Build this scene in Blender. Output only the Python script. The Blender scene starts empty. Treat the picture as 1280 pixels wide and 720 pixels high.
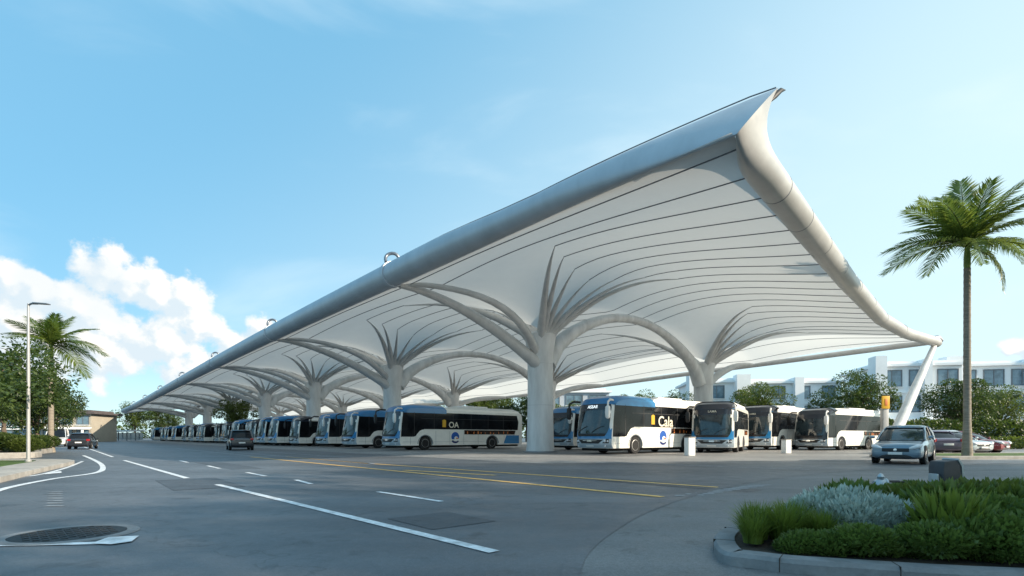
import bpy, bmesh, math, random
from mathutils import Vector, Matrix, noise as mnoise

S = bpy.context.scene
COL = S.collection
R = math.radians
random.seed(7)

# ------------------------------------------------------------------ camera, sky, sun, exposure
CAM_H = 1.05
cd = bpy.data.cameras.new('camera'); cam = bpy.data.objects.new('camera', cd); COL.objects.link(cam)
cam.location = (0, 0, CAM_H); cam.rotation_euler = (R(90), 0, 0)
cd.sensor_width = 36; cd.lens = 654 / 1280 * 36; cd.shift_y = 186 / 1280
cd.clip_start = 0.05; cd.clip_end = 6000
S.camera = cam
S.render.resolution_x, S.render.resolution_y = 1024, 576

SUN_EL = R(24)
SUN_AZ = math.atan2(0.93, -0.36)          # from +Y towards +X
SUN = Vector((math.sin(SUN_AZ) * math.cos(SUN_EL), math.cos(SUN_AZ) * math.cos(SUN_EL), math.sin(SUN_EL)))
ld = bpy.data.lights.new('sun', 'SUN'); ld.energy = 3.2; ld.angle = R(0.6); ld.color = (1.0, 0.86, 0.68)
lo = bpy.data.objects.new('sun', ld); COL.objects.link(lo)
lo.rotation_euler = (-SUN).to_track_quat('-Z', 'Y').to_euler(); lo.location = (40, -20, 40)

S.view_settings.view_transform = 'Standard'; S.view_settings.look = 'None'
S.view_settings.gamma = 1; S.view_settings.use_curve_mapping = False
S.view_settings.exposure = 1.14

W = bpy.data.worlds.new('World'); S.world = W; W.use_nodes = True
nt = W.node_tree; nt.nodes.clear()


def wn(t, **k):
    n = nt.nodes.new(t)
    for a, b in k.items(): setattr(n, a, b)
    return n


def wmath(op, a, b=None, c=None, clamp=False):
    n = wn('ShaderNodeMath', operation=op, use_clamp=clamp)
    for i, x in enumerate((a, b, c)):
        if x is None: continue
        if hasattr(x, 'links') or hasattr(x, 'is_linked'): nt.links.new(x, n.inputs[i])
        else: n.inputs[i].default_value = x
    return n.outputs[0]


def wramp(x, lo_, hi_, a=0.0, b=1.0):
    n = wn('ShaderNodeMapRange', interpolation_type='SMOOTHSTEP')
    nt.links.new(x, n.inputs['Value'])
    n.inputs['From Min'].default_value = lo_; n.inputs['From Max'].default_value = hi_
    n.inputs['To Min'].default_value = a; n.inputs['To Max'].default_value = b
    return n.outputs['Result']


def wmix(f, a, b):
    n = wn('ShaderNodeMix', data_type='RGBA')
    if hasattr(f, 'is_linked'): nt.links.new(f, n.inputs[0])
    else: n.inputs[0].default_value = f
    for i, x in ((6, a), (7, b)):
        if hasattr(x, 'is_linked'): nt.links.new(x, n.inputs[i])
        else: n.inputs[i].default_value = (*x, 1)
    return n.outputs[2]


sky = wn('ShaderNodeTexSky', sky_type='NISHITA')
sky.sun_disc = False; sky.sun_elevation = SUN_EL; sky.sun_rotation = SUN_AZ
sky.air_density = 1.0; sky.dust_density = 0.6; sky.ozone_density = 1.6; sky.altitude = 0
tc = wn('ShaderNodeTexCoord')
sep = wn('ShaderNodeSeparateXYZ'); nt.links.new(tc.outputs['Generated'], sep.inputs[0])
az = wmath('ARCTAN2', sep.outputs[0], sep.outputs[1])
el = wmath('ARCSINE', sep.outputs[2])

# cumulus bank: lobes given as (azimuth, elevation, radius) in degrees, as seen from the ground
LOBES = [(-43.7, 12.1, 2.45), (-42.1, 11.3, 2.09), (-37.8, 14.1, 2.87), (-36.0, 13.5, 2.74), (-39.5, 10.7, 3.42), (-38.5, 7.9, 4.73), (-34.1, 12.8, 2.67), (-41.6, 6.9, 4.22), (-31.5, 12.6, 2.61), (-30.7, 10.4, 2.63), (-33.9, 8.4, 4.01), (-25.4, 10.8, 1.82), (-27.5, 7.8, 3.22), (-43.9, 9.1, 3.48), (-30.8, 6.1, 3.81), (-46.9, 9.8, 4.4), (-50.0, 7.1, 4.66), (43.8, 7.0, 1.16), (45.7, 6.3, 2.25), (49.3, 6.6, 3.68)]


def cloud_density(daz, del_):
    a0 = wmath('ADD', az, daz); e0 = wmath('ADD', el, del_)
    cmb = wn('ShaderNodeCombineXYZ'); nt.links.new(a0, cmb.inputs[0]); nt.links.new(e0, cmb.inputs[1])
    n1 = wn('ShaderNodeTexNoise'); n1.inputs['Scale'].default_value = 22; n1.inputs['Detail'].default_value = 7
    n1.inputs['Roughness'].default_value = 0.62
    nt.links.new(cmb.outputs[0], n1.inputs['Vector'])
    v1 = wn('ShaderNodeTexVoronoi', feature='SMOOTH_F1'); v1.inputs['Scale'].default_value = 34
    v1.inputs['Smoothness'].default_value = 0.4
    nt.links.new(cmb.outputs[0], v1.inputs['Vector'])
    acc = None
    for (la, le, lr) in LOBES:
        dx = wmath('SUBTRACT', a0, R(la)); dy = wmath('MULTIPLY', wmath('SUBTRACT', e0, R(le)), 1.15)
        dd = wmath('SQRT', wmath('ADD', wmath('MULTIPLY', dx, dx), wmath('MULTIPLY', dy, dy)))
        m = wmath('SUBTRACT', 1.0, wmath('DIVIDE', dd, R(lr)))
        acc = m if acc is None else wmath('SMOOTH_MAX', acc, m, 0.15)
    pert = wmath('MULTIPLY', wmath('SUBTRACT', n1.outputs[0], 0.5), 1.5)
    bil = wmath('MULTIPLY', wmath('SUBTRACT', 0.4, v1.outputs['Distance']), 0.45)
    return wmath('ADD', wmath('ADD', acc, pert), bil)


d0 = cloud_density(0, 0)
d1 = cloud_density(R(0.9), R(0.7))
alpha = wramp(d0, 0.02, 0.40)
shade = wramp(wmath('SUBTRACT', d0, d1), -0.22, 0.30)
ncl = wn('ShaderNodeTexNoise'); ncl.inputs['Scale'].default_value = 9; ncl.inputs['Detail'].default_value = 4
nt.links.new(tc.outputs['Generated'], ncl.inputs['Vector'])
shade2 = wmath('MULTIPLY', shade, wramp(ncl.outputs[0], 0.32, 0.60, 0.45, 1.0))
ccol = wmix(shade2, (2.9, 3.35, 3.65), (4.45, 4.25, 3.95))
# thin high veil, long in one direction
mp = wn('ShaderNodeMapping'); mp.inputs['Rotation'].default_value = (0, R(-28), R(20)); mp.inputs['Scale'].default_value = (1.0, 2.2, 3.4)
nt.links.new(tc.outputs['Generated'], mp.inputs[0])
nv = wn('ShaderNodeTexNoise'); nv.inputs['Scale'].default_value = 1.7; nv.inputs['Detail'].default_value = 6; nv.inputs['Distortion'].default_value = 0.5
nt.links.new(mp.outputs[0], nv.inputs['Vector'])
veil = wmath('MULTIPLY', wramp(nv.outputs[0], 0.48, 0.75), 0.5)
side = wmath('ADD', wmath('MULTIPLY', az, 0.62), wmath('MULTIPLY', el, -0.85))       # paler towards the sun and the horizon
pale = wramp(side, R(-46), R(10))
hor = wramp(el, R(-2), R(15), 0.85, 0.0)            # moist bright air low over the horizon
pale2 = wmath('MAXIMUM', pale, hor)
tint = wn('ShaderNodeMix', data_type='RGBA', blend_type='MULTIPLY'); tint.inputs[0].default_value = 1
nt.links.new(sky.outputs[0], tint.inputs[6]); tint.inputs[7].default_value = (.9, 1.1, 1.05, 1)
air = wmix(pale2, (.86, 2.15, 3.2), (2.95, 3.85, 4.15))
c1 = wmix(0.85, tint.outputs[2], air)
c2 = wmix(veil, c1, (3.2, 3.9, 4.2))
fade = wmath('MULTIPLY', alpha, wramp(el, R(0.5), R(6.0), 0.45, 1.0))
c3 = wmix(fade, c2, ccol)
bg = wn('ShaderNodeBackground'); bg.inputs[1].default_value = 0.12
nt.links.new(c3, bg.inputs[0])
out = wn('ShaderNodeOutputWorld'); nt.links.new(bg.outputs[0], out.inputs[0])


# ------------------------------------------------------------------ materials
def mat(name, col, rough=0.5, metal=0.0, var=0.0, vscale=3.0, bump=0.0, bscale=40.0, trans=0.0, tcol=None, coat=0.0, spec=0.5,
        col2=None, stretch=None, emit=None, detail=4):
    m = bpy.data.materials.new(name); m.use_nodes = True
    t = m.node_tree; t.nodes.clear(); N = t.nodes.new; L = t.links.new
    o = N('ShaderNodeOutputMaterial'); p = N('ShaderNodeBsdfPrincipled')
    p.inputs['Base Color'].default_value = (*col, 1); p.inputs['Roughness'].default_value = rough
    p.inputs['Metallic'].default_value = metal; p.inputs['Specular IOR Level'].default_value = spec
    if coat: p.inputs['Coat Weight'].default_value = coat; p.inputs['Coat Roughness'].default_value = 0.06
    if emit: p.inputs['Emission Color'].default_value = (*emit[0], 1); p.inputs['Emission Strength'].default_value = emit[1]
    csock = None
    if var or bump:
        g = N('ShaderNodeTexCoord'); mpn = N('ShaderNodeMapping'); L(g.outputs['Object'], mpn.inputs[0])
        if stretch: mpn.inputs['Scale'].default_value = stretch
    if var:
        n = N('ShaderNodeTexNoise'); n.inputs['Scale'].default_value = vscale; n.inputs['Detail'].default_value = detail
        n.inputs['Roughness'].default_value = 0.65
        L(mpn.outputs[0], n.inputs['Vector'])
        mr = N('ShaderNodeMapRange'); mr.inputs['From Min'].default_value = 0.32; mr.inputs['From Max'].default_value = 0.68
        L(n.outputs[0], mr.inputs[0])
        mx = N('ShaderNodeMix'); mx.data_type = 'RGBA'; L(mr.outputs[0], mx.inputs[0])
        a = [max(0, c * (1 - var)) for c in col]; b = col2 if col2 else [min(1, c * (1 + var)) for c in col]
        mx.inputs[6].default_value = (*a, 1); mx.inputs[7].default_value = (*b, 1)
        L(mx.outputs[2], p.inputs['Base Color']); csock = mx.outputs[2]
        rr = N('ShaderNodeMapRange'); L(n.outputs[0], rr.inputs[0])
        rr.inputs['To Min'].default_value = max(0, rough - 0.08); rr.inputs['To Max'].default_value = min(1, rough + 0.08)
        L(rr.outputs[0], p.inputs['Roughness'])
    if bump:
        n2 = N('ShaderNodeTexNoise'); n2.inputs['Scale'].default_value = bscale; n2.inputs['Detail'].default_value = 5
        L(mpn.outputs[0], n2.inputs['Vector'])
        bp = N('ShaderNodeBump'); bp.inputs['Strength'].default_value = bump; bp.inputs['Distance'].default_value = 0.02
        L(n2.outputs[0], bp.inputs['Height']); L(bp.outputs[0], p.inputs['Normal'])
    if trans:
        tr = N('ShaderNodeBsdfTranslucent'); tr.inputs[0].default_value = (*(tcol or col), 1)
        ms = N('ShaderNodeMixShader'); ms.inputs[0].default_value = trans
        L(p.outputs[0], ms.inputs[1]); L(tr.outputs[0], ms.inputs[2]); L(ms.outputs[0], o.inputs[0])
    else:
        L(p.outputs[0], o.inputs[0])
    return m


def asphalt_mat(name, base, patch, rough=0.62):
    m = bpy.data.materials.new(name); m.use_nodes = True
    t = m.node_tree; t.nodes.clear(); N = t.nodes.new; L = t.links.new
    o = N('ShaderNodeOutputMaterial'); p = N('ShaderNodeBsdfPrincipled'); L(p.outputs[0], o.inputs[0])
    g = N('ShaderNodeTexCoord')

    def ns(scale, det, rot=0, st=(1, 1, 1), ro=0.6):
        mp_ = N('ShaderNodeMapping'); mp_.inputs['Rotation'].default_value = (0, 0, rot); mp_.inputs['Scale'].default_value = st
        L(g.outputs['Object'], mp_.inputs[0])
        n = N('ShaderNodeTexNoise'); n.inputs['Scale'].default_value = scale; n.inputs['Detail'].default_value = det
        n.inputs['Roughness'].default_value = ro; L(mp_.outputs[0], n.inputs['Vector']); return n.outputs[0]

    def mrng(x, a, b, c, d):
        n = N('ShaderNodeMapRange'); L(x, n.inputs[0])
        for i, v in enumerate((a, b, c, d)): n.inputs[i + 1].default_value = v
        return n.outputs[0]

    def mul(x, y):
        n = N('ShaderNodeMath'); n.operation = 'MULTIPLY'; L(x, n.inputs[0]); L(y, n.inputs[1]); return n.outputs[0]
    big = ns(0.16, 6); tyre = ns(0.55, 3, R(-49), (0.05, 1, 1)); fine = ns(60, 3, ro=0.8); mid = ns(2.2, 8, ro=0.7)
    f = mul(mul(mrng(big, .3, .7, .82, 1.16), mrng(tyre, .35, .65, .78, 1.16)), mul(mrng(fine, .25, .75, .60, 1.42), mrng(mid, .3, .7, .9, 1.1)))
    grit = ns(16, 4, ro=.8); f = mul(f, mrng(grit, .3, .7, .84, 1.16))
    oil = ns(1.7, 4, 0.4, ro=.7); f = mul(f, mrng(oil, .58, .70, 1.0, .60))
    # hairline cracks
    v = N('ShaderNodeTexVoronoi'); v.feature = 'DISTANCE_TO_EDGE'; v.inputs['Scale'].default_value = 0.23
    wv = N('ShaderNodeMix'); wv.data_type = 'VECTOR'; wv.inputs[0].default_value = 0.14
    L(g.outputs['Object'], wv.inputs[4])
    nd = N('ShaderNodeTexNoise'); nd.inputs['Scale'].default_value = 1.3; nd.inputs['Detail'].default_value = 5; L(g.outputs['Object'], nd.inputs['Vector'])
    sc = N('ShaderNodeVectorMath'); sc.operation = 'SCALE'; sc.inputs[3].default_value = 14; L(nd.outputs['Color'], sc.inputs[0]); L(sc.outputs[0], wv.inputs[5])
    L(wv.outputs[1], v.inputs['Vector'])
    f = mul(f, mrng(v.outputs['Distance'], 0.0, 0.006, 0.6, 1.0))
    mx = N('ShaderNodeMix'); mx.data_type = 'RGBA'; L(mrng(big, .45, .62, 0, 1), mx.inputs[0])
    mx.inputs[6].default_value = (*base, 1); mx.inputs[7].default_value = (*patch, 1)
    sm = N('ShaderNodeVectorMath'); sm.operation = 'SCALE'; L(mx.outputs[2], sm.inputs[0]); L(f, sm.inputs[3])
    L(sm.outputs[0], p.inputs['Base Color'])
    L(mrng(mid, .3, .7, rough - .1, rough + .1), p.inputs['Roughness'])
    bp = N('ShaderNodeBump'); bp.inputs['Strength'].default_value = 0.35; bp.inputs['Distance'].default_value = 0.012
    L(fine, bp.inputs['Height']); L(bp.outputs[0], p.inputs['Normal'])
    return m


M = dict(
    road=asphalt_mat('asphalt', (.100, .110, .124), (.114, .124, .136), 0.5),
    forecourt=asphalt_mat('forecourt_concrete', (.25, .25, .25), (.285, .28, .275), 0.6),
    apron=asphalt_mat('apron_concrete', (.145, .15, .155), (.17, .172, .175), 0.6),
    concrete=mat('kerb_concrete', (.36, .34, .31), .8, var=.22, vscale=2.5, bump=.3),
    kerbdark=mat('kerb_grey', (.20, .21, .22), .75, var=.25, vscale=4, bump=.3),
    line=mat('road_paint_white', (.70, .72, .74), .6, var=.34, vscale=5, bump=.25, bscale=90),
    patch=asphalt_mat('asphalt_patch', (.066, .073, .084), (.078, .086, .096), 0.55),
    lineold=mat('road_paint_worn', (.36, .38, .40), .7, var=.4, vscale=5, bump=.25, bscale=90),
    yellow=mat('road_paint_yellow', (.78, .46, .14), .6, var=.3, vscale=6, bump=.25, bscale=90),
    membrane=mat('membrane_fabric', (.62, .62, .605), .75, var=.05, vscale=.5, trans=.28, tcol=(.77, .78, .77)),
    sunlitmem=mat('sunlit_membrane_fabric', (.74, .74, .72), .6, trans=.5, tcol=(.92, .90, .86)),  # membrane made paler and clearer, so its rear strip looks sunlit
    seam=mat('seam_rail_grey', (.15, .165, .19), .5),
    tube=mat('edge_tube_paint', (.44, .49, .54), .48, metal=.25, var=.10, vscale=.7, stretch=(1, 1, .25), bump=.02, bscale=6),
    endtube=mat('end_tube_paint', (.52, .51, .49), .4, metal=.35, var=.10, vscale=.9, bump=.02, bscale=6),
    column=mat('column_paint', (.68, .69, .69), .5, var=.16, vscale=1.3, stretch=(1, 1, .22), bump=.04, bscale=14),
    branch=mat('branch_paint', (.56, .57, .57), .5, var=.1, vscale=1.5),
    collar=mat('collar_steel', (.25, .27, .30), .4, metal=.7),
    buswhite=mat('bus_white_paint', (.88, .86, .80), .32, var=.06, vscale=1.6, coat=.5),
    busblue=mat('bus_blue_paint', (.008, .19, .45), .34, var=.08, vscale=1, coat=.7),
    bussilver=mat('bus_bumper_silver', (.42, .50, .56), .35, metal=.25, var=.06, vscale=2, coat=.4),
    busdark=mat('bus_dark_paint', (.016, .022, .035), .3, coat=.5),
    busgrey=mat('bus_grey_paint', (.20, .23, .26), .35, coat=.5),
    glass=mat('tinted_glass', (.012, .014, .017), .07, var=.5, vscale=.6, spec=.24),
    wind=mat('windscreen_glass', (.020, .034, .044), .05, var=.6, vscale=1.1, spec=.9, col2=(.05, .075, .085)),
    lowglass=mat('brown_tinted_glass', (.030, .014, .010), .1, var=.8, vscale=3.5, spec=.6),
    rubber=mat('tyre_rubber', (.016, .016, .017), .85, bump=.2, bscale=50),
    rim=mat('wheel_steel', (.46, .46, .46), .4, metal=.6, var=.2, vscale=8),
    black=mat('black_plastic', (.014, .015, .017), .55),
    chassis=mat('underbody', (.012, .012, .013), .9),
    led=mat('sign_letters', (.8, .85, .85), .5, emit=((.85, .95, 1), .5)),
    cream=mat('letter_cream', (.80, .74, .60), .5),
    chrome=mat('chrome', (.7, .72, .75), .15, metal=1),
    lens=mat('lamp_lens', (.72, .76, .80), .12, spec=.8, coat=.6),
    stickery=mat('yellow_sticker', (.72, .40, .02), .45),
    orange=mat('orange_sticker', (.66, .20, .05), .5),
    navy=mat('navy_sticker', (.015, .03, .14), .4),
    logoblue=mat('logo_blue', (.015, .10, .42), .4),
    white=mat('plain_white', (.80, .80, .78), .5, var=.05, vscale=2),
    red=mat('tail_red', (.42, .015, .02), .25, coat=.6),
    pole=mat('galvanised_pole', (.38, .38, .38), .45, metal=.2, var=.08, vscale=3),
    bark=mat('tree_bark', (.13, .10, .075), .9, var=.35, vscale=6, stretch=(1, 1, .25), bump=.6, bscale=20),
    palmbark=mat('palm_bark', (.27, .235, .19), .85, var=.3, vscale=7, stretch=(.4, .4, 4), bump=.5, bscale=26),
    shaft=mat('palm_shaft', (.17, .23, .05), .5, var=.2, vscale=4),
    palmleaf=mat('palm_leaf', (.070, .125, .022), .42, var=.45, vscale=1.1, trans=.32, tcol=(.24, .33, .05), col2=(.15, .20, .035)),
    leafa=mat('leaf_dark', (.056, .102, .024), .5, var=.5, vscale=.9, trans=.28, tcol=(.12, .19, .03), col2=(.078, .12, .028)),
    leafb=mat('leaf_mid', (.068, .112, .022), .5, var=.5, vscale=.9, trans=.32, tcol=(.18, .25, .035), col2=(.12, .16, .034)),
    shrub=mat('shrub_leaf', (.125, .205, .042), .5, var=.55, vscale=1.4, trans=.28, tcol=(.17, .27, .05), col2=(.15, .22, .05)),
    blade=mat('grass_blade', (.15, .23, .03), .5, var=.45, vscale=3, trans=.32, tcol=(.19, .26, .04), col2=(.19, .26, .04)),
    silver=mat('silver_leaf', (.44, .52, .47), .6, var=.3, vscale=6, trans=.2, tcol=(.28, .36, .30)),
    grass=mat('lawn', (.075, .13, .022), .8, var=.4, vscale=1.5, bump=.8, bscale=60),
    soil=mat('soil', (.05, .038, .028), .95, var=.4, vscale=5, bump=.8, bscale=25),
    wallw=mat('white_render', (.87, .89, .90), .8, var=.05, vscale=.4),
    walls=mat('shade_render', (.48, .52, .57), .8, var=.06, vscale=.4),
    winb=mat('building_glass', (.13, .21, .27), .1, var=.5, vscale=.5, spec=.8),
    frame=mat('window_frame', (.14, .16, .18), .5),
    roofd=mat('roof_dark', (.10, .085, .085), .7, var=.2, vscale=1),
    roofg=mat('roof_green', (.06, .12, .11), .6, var=.2, vscale=1),
    beige=mat('beige_render', (.42, .38, .31), .8, var=.08, vscale=.6),
    carblue=mat('car_blue_silver', (.19, .27, .34), .28, metal=.45, coat=.8),
    carsilver=mat('car_silver', (.50, .55, .58), .3, metal=.5, coat=.7),
    cardark=mat('car_dark', (.035, .04, .05), .3, metal=.3, coat=.8),
    carpurple=mat('car_plum', (.13, .11, .16), .3, metal=.4, coat=.8),
    carred=mat('car_red', (.25, .025, .03), .3, metal=.2, coat=.8),
    carwhite=mat('car_white', (.70, .71, .72), .3, coat=.7),
    steel=mat('brushed_steel', (.40, .45, .48), .38, metal=.6, var=.15, vscale=5),
    cabinet=mat('cabinet_grey', (.045, .048, .055), .5, var=.2, vscale=4, bump=.05),
    iron=mat('cast_iron', (.022, .024, .027), .6, metal=.4, var=.35, vscale=12, bump=.4, bscale=60),
)


# ------------------------------------------------------------------ mesh building
class MB:
    def __init__(s): s.v = []; s.f = []

    def add(s, vs, fs):
        o = len(s.v); s.v += [tuple(p) for p in vs]; s.f += [tuple(i + o for i in f) for f in fs]; return s

    def box(s, c, d, rz=0.0, m=None):
        x, y, z = d[0] / 2, d[1] / 2, d[2] / 2
        vs = [Vector(p) for p in ((-x, -y, -z), (x, -y, -z), (x, y, -z), (-x, y, -z), (-x, -y, z), (x, -y, z), (x, y, z), (-x, y, z))]
        mm = m or Matrix.Rotation(rz, 3, 'Z')
        vs = [mm @ p + Vector(c) for p in vs]
        return s.add(vs, ((0, 3, 2, 1), (4, 5, 6, 7), (0, 1, 5, 4), (1, 2, 6, 5), (2, 3, 7, 6), (3, 0, 4, 7)))

    def loft(s, rings, closed=True, caps=True):
        n = len(rings[0]); vs = [p for r in rings for p in r]; fs = []
        for i in range(len(rings) - 1):
            for j in range(n if closed else n - 1):
                k = (j + 1) % n
                fs.append((i * n + j, i * n + k, (i + 1) * n + k, (i + 1) * n + j))
        if caps and closed:
            fs.append(tuple(range(n - 1, -1, -1))); fs.append(tuple((len(rings) - 1) * n + j for j in range(n)))
        return s.add(vs, fs)

    def tube(s, path, rad, n=8, caps=True, flat=1.0):
        path = [Vector(p) for p in path]
        if not isinstance(rad, (list, tuple)): rad = [rad] * len(path)
        rings = []; prev = None
        for i, p in enumerate(path):
            t = (path[min(i + 1, len(path) - 1)] - path[max(i - 1, 0)]).normalized()
            if prev is None:
                up = Vector((0, 0, 1)) if abs(t.z) < .9 else Vector((1, 0, 0))
                a = t.cross(up).normalized()
            else:
                a = (prev - t * prev.dot(t)).normalized()
            prev = a; b = t.cross(a)
            rings.append([p + a * math.cos(q) * rad[i] + b * math.sin(q) * rad[i] * flat for q in [2 * math.pi * k / n for k in range(n)]])
        return s.loft(rings, True, caps)

    def lathe(s, prof, n=24, c=(0, 0, 0), axis='Z'):
        rings = []
        for r, h in prof:
            rg = []
            for k in range(n):
                q = 2 * math.pi * k / n; a, b = r * math.cos(q), r * math.sin(q)
                p = (a, b, h) if axis == 'Z' else ((a, h, b) if axis == 'Y' else (h, a, b))
                rg.append((p[0] + c[0], p[1] + c[1], p[2] + c[2]))
            rings.append(rg)
        return s.loft(rings)

    def prism(s, poly, a, b, plane='xz'):
        def P(u, w, d): return (u, d, w) if plane == 'xz' else ((u, w, d) if plane == 'xy' else (d, u, w))
        return s.loft([[P(u, w, a) for u, w in poly], [P(u, w, b) for u, w in poly]])

    def build(s, name, m, parent=None, smooth=40, bevel=0.0, recalc=True, kind=None, segs=2):
        me = bpy.data.meshes.new(name); me.from_pydata(s.v, [], s.f)
        if recalc or bevel:
            bm = bmesh.new(); bm.from_mesh(me)
            if bevel:
                bmesh.ops.recalc_face_normals(bm, faces=bm.faces)
                ed = [e for e in bm.edges if len(e.link_faces) == 2 and e.calc_face_angle(0) > R(35)]
                bmesh.ops.bevel(bm, geom=ed, offset=bevel, segments=segs, affect='EDGES', profile=.6, clamp_overlap=True)
            bmesh.ops.recalc_face_normals(bm, faces=bm.faces)
            bm.to_mesh(me); bm.free()
        if smooth:
            me.polygons.foreach_set('use_smooth', [True] * len(me.polygons))
            try: me.set_sharp_from_angle(angle=R(smooth))
            except Exception: pass
        me.materials.append(M[m] if isinstance(m, str) else m)
        o = bpy.data.objects.new(name, me); COL.objects.link(o)
        if parent: o.parent = parent
        if kind: o['kind'] = kind
        return o


def empty(name, loc=(0, 0, 0), rz=0.0):
    o = bpy.data.objects.new(name, None); COL.objects.link(o); o.location = loc; o.rotation_euler = (0, 0, rz)
    o.empty_display_size = .3; return o


def tag(o, label, cat, group=None):
    o['label'] = label; o['category'] = cat
    if group: o['group'] = group
    return o


KIDS = {}


def kids(o): return [c for c in COL.objects if c.parent == o]


def copy_tree(o, parent=None):
    c = o.copy(); COL.objects.link(c)
    if parent: c.parent = parent
    ks = KIDS.get(o.name)
    if ks is None: ks = KIDS[o.name] = kids(o)
    for k in ks: copy_tree(k, c)
    return c


def text_mesh(s, size, name, m, parent, mtx, ext=.004, align='CENTER', xs=1.0):
    c = bpy.data.curves.new(name, 'FONT'); c.body = s; c.size = size; c.extrude = ext; c.align_x = align; c.align_y = 'CENTER'
    c.offset = .012 * size
    o = bpy.data.objects.new(name + '_tmp', c); COL.objects.link(o)
    bpy.context.view_layer.update()
    me = bpy.data.meshes.new_from_object(o.evaluated_get(bpy.context.evaluated_depsgraph_get()))
    bpy.data.objects.remove(o); bpy.data.curves.remove(c)
    me.transform(Matrix.Diagonal((xs, 1, 1, 1))); me.transform(mtx); me.materials.clear(); me.materials.append(M[m])
    t = bpy.data.objects.new(name, me); COL.objects.link(t); t.parent = parent; return t


def sm(x):
    x = max(0., min(1., x)); return x * x * (3 - 2 * x)


# ------------------------------------------------------------------ ground, apron, islands, markings
NV = Vector((.754, .657)); DV = Vector((-.657, .754))     # across and along the station


def sheet(name, poly, z, m, kind='structure', label=None):
    b = MB(); b.add([(x, y, z) for x, y in poly], [tuple(range(len(poly)))])
    o = b.build(name, m, smooth=0, recalc=False)
    if o.data.polygons[0].normal.z < 0: o.data.flip_normals()
    o['kind'] = kind; return o


def smooth_poly(pts, n=6, closed=True):
    out_ = []; L_ = len(pts)
    for i in range(L_ if closed else L_ - 1):
        p0, p1, p2, p3 = [Vector(pts[(i + k) % L_] if closed else pts[max(0, min(L_ - 1, i + k))]) for k in (-1, 0, 1, 2)]
        for j in range(n):
            t = j / n
            out_.append(tuple(.5 * ((2 * p1) + (p2 - p0) * t + (2 * p0 - 5 * p1 + 4 * p2 - p3) * t * t + (3 * p1 - p0 - 3 * p2 + p3) * t ** 3)))
    if not closed: out_.append(tuple(pts[-1]))
    return out_


def ground_sheet():
    b = MB(); b.add([(-2500, -300, 0), (2500, -300, 0), (2500, 4000, 0), (-2500, 4000, 0)], [(0, 1, 2, 3)])
    o = b.build('road', 'road', smooth=0, recalc=False); o['kind'] = 'structure'


ground_sheet()
apron_edge = smooth_poly([(.2, 1.0), (.35, 3.0), (.55, 4.5), (1.15, 6.0), (1.95, 7.5), (3.4, 9.6), (6.0, 12.6), (10.5, 16.2), (17, 19.6), (26, 22.4), (60, 27)], 8, False)
sheet('apron_pavement', apron_edge + [(60, -6), (.2, -6)], .004, 'apron')


def ribbon(name, pts, w, m, z=.008, closed=False):
    pts = [Vector(p) for p in pts]; Lf = []; Rt = []
    for i, p in enumerate(pts):
        t = (pts[min(i + 1, len(pts) - 1)] - pts[max(i - 1, 0)]).normalized(); nn = Vector((-t.y, t.x)) * w / 2
        Lf.append(p + nn); Rt.append(p - nn)
    vs = [(q.x, q.y, z) for q in Lf + Rt]; n = len(pts)
    b = MB(); b.add(vs, [(i, n + i, n + i + 1, i + 1) for i in range(n - 1)])
    o = b.build(name, m, smooth=0, recalc=False)
    if o.data.polygons[0].normal.z < 0: o.data.flip_normals()
    o['kind'] = 'structure'; return o


# apron edge joint, slightly proud and darker
ribbon('apron_edge_line', apron_edge[2:], .16, 'road', .0085)
for a, b_, w, m in [((-6.45, 11.45), (-.16, 4.75), .13, 'line'), ((-17.2, 23.2), (-8.2, 13.2), .14, 'line'),
                    ((-2.55, 9.95), (-1.14, 8.45), .11, 'line'), ((-5.25, 12.7), (-4.45, 11.6), .11, 'line'),
                    ((-7.75, 15.3), (-6.55, 13.9), .12, 'line'), ((-11.0, 18.9), (-9.6, 17.2), .12, 'line'), ((-14.6, 23.0), (-13.2, 21.3), .12, 'line'),
                    ((2.62, 9.1), (-13.6, 27.2), .17, 'yellow'), ((4.35, 10.75), (-5.3, 20.2), .17, 'yellow'), ((-5.6, 20.5), (-11.8, 27.4), .17, 'yellow'),
                    ((-.45, 14.2), (-3.4, 16.4), .2, 'yellow'), ((-5.3, 20.2), (-22, 39), .12, 'lineold'),
                    ((9.5, 16.7), (-8.0, 29.5), .13, 'lineold'), ((7.5, 18.7), (-6.5, 30.5), .13, 'lineold'), ((-8.5, 26.6), (-26, 46.5), .13, 'lineold'),
                    ((-12.2, 26.2), (-30, 46.8), .12, 'lineold'), ((-20.6, 27), (-44, 53.8), .13, 'line')]:
    ribbon('road_marking', [a, b_], w, m)
# give-way dashes across the end of the yellow lines
for k in range(9):
    p = Vector((2.9, 9.3)) + Vector((.30, .27)) * k * .9
    ribbon('road_marking', [p, p + Vector((.55, .10))], .09, 'lineold')
# white edge line round the traffic island, with its inner pair
ribbon('road_marking', smooth_poly([(-8.4, 8.0), (-10.2, 10.5), (-11.4, 13.0), (-12.2, 15.4), (-14.8, 18.9), (-18.5, 23.2), (-24.0, 29.3)], 8, False), .15, 'line')
ribbon('road_marking', smooth_poly([(-12.75, 13.8), (-13.35, 15.0), (-15.2, 17.9), (-18.3, 22.3)], 8, False), .11, 'line')
sheet('road_marking', [(-12.95, 14.5), (-13.0, 15.1), (-13.7, 15.9), (-13.5, 15.2)], .012, 'line')
for k in range(7):
    y = 7.9 + k * .33
    ribbon('road_marking', [(-.874 * y - .13, y), (-.874 * y + .13, y)], .07, 'lineold')
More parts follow.
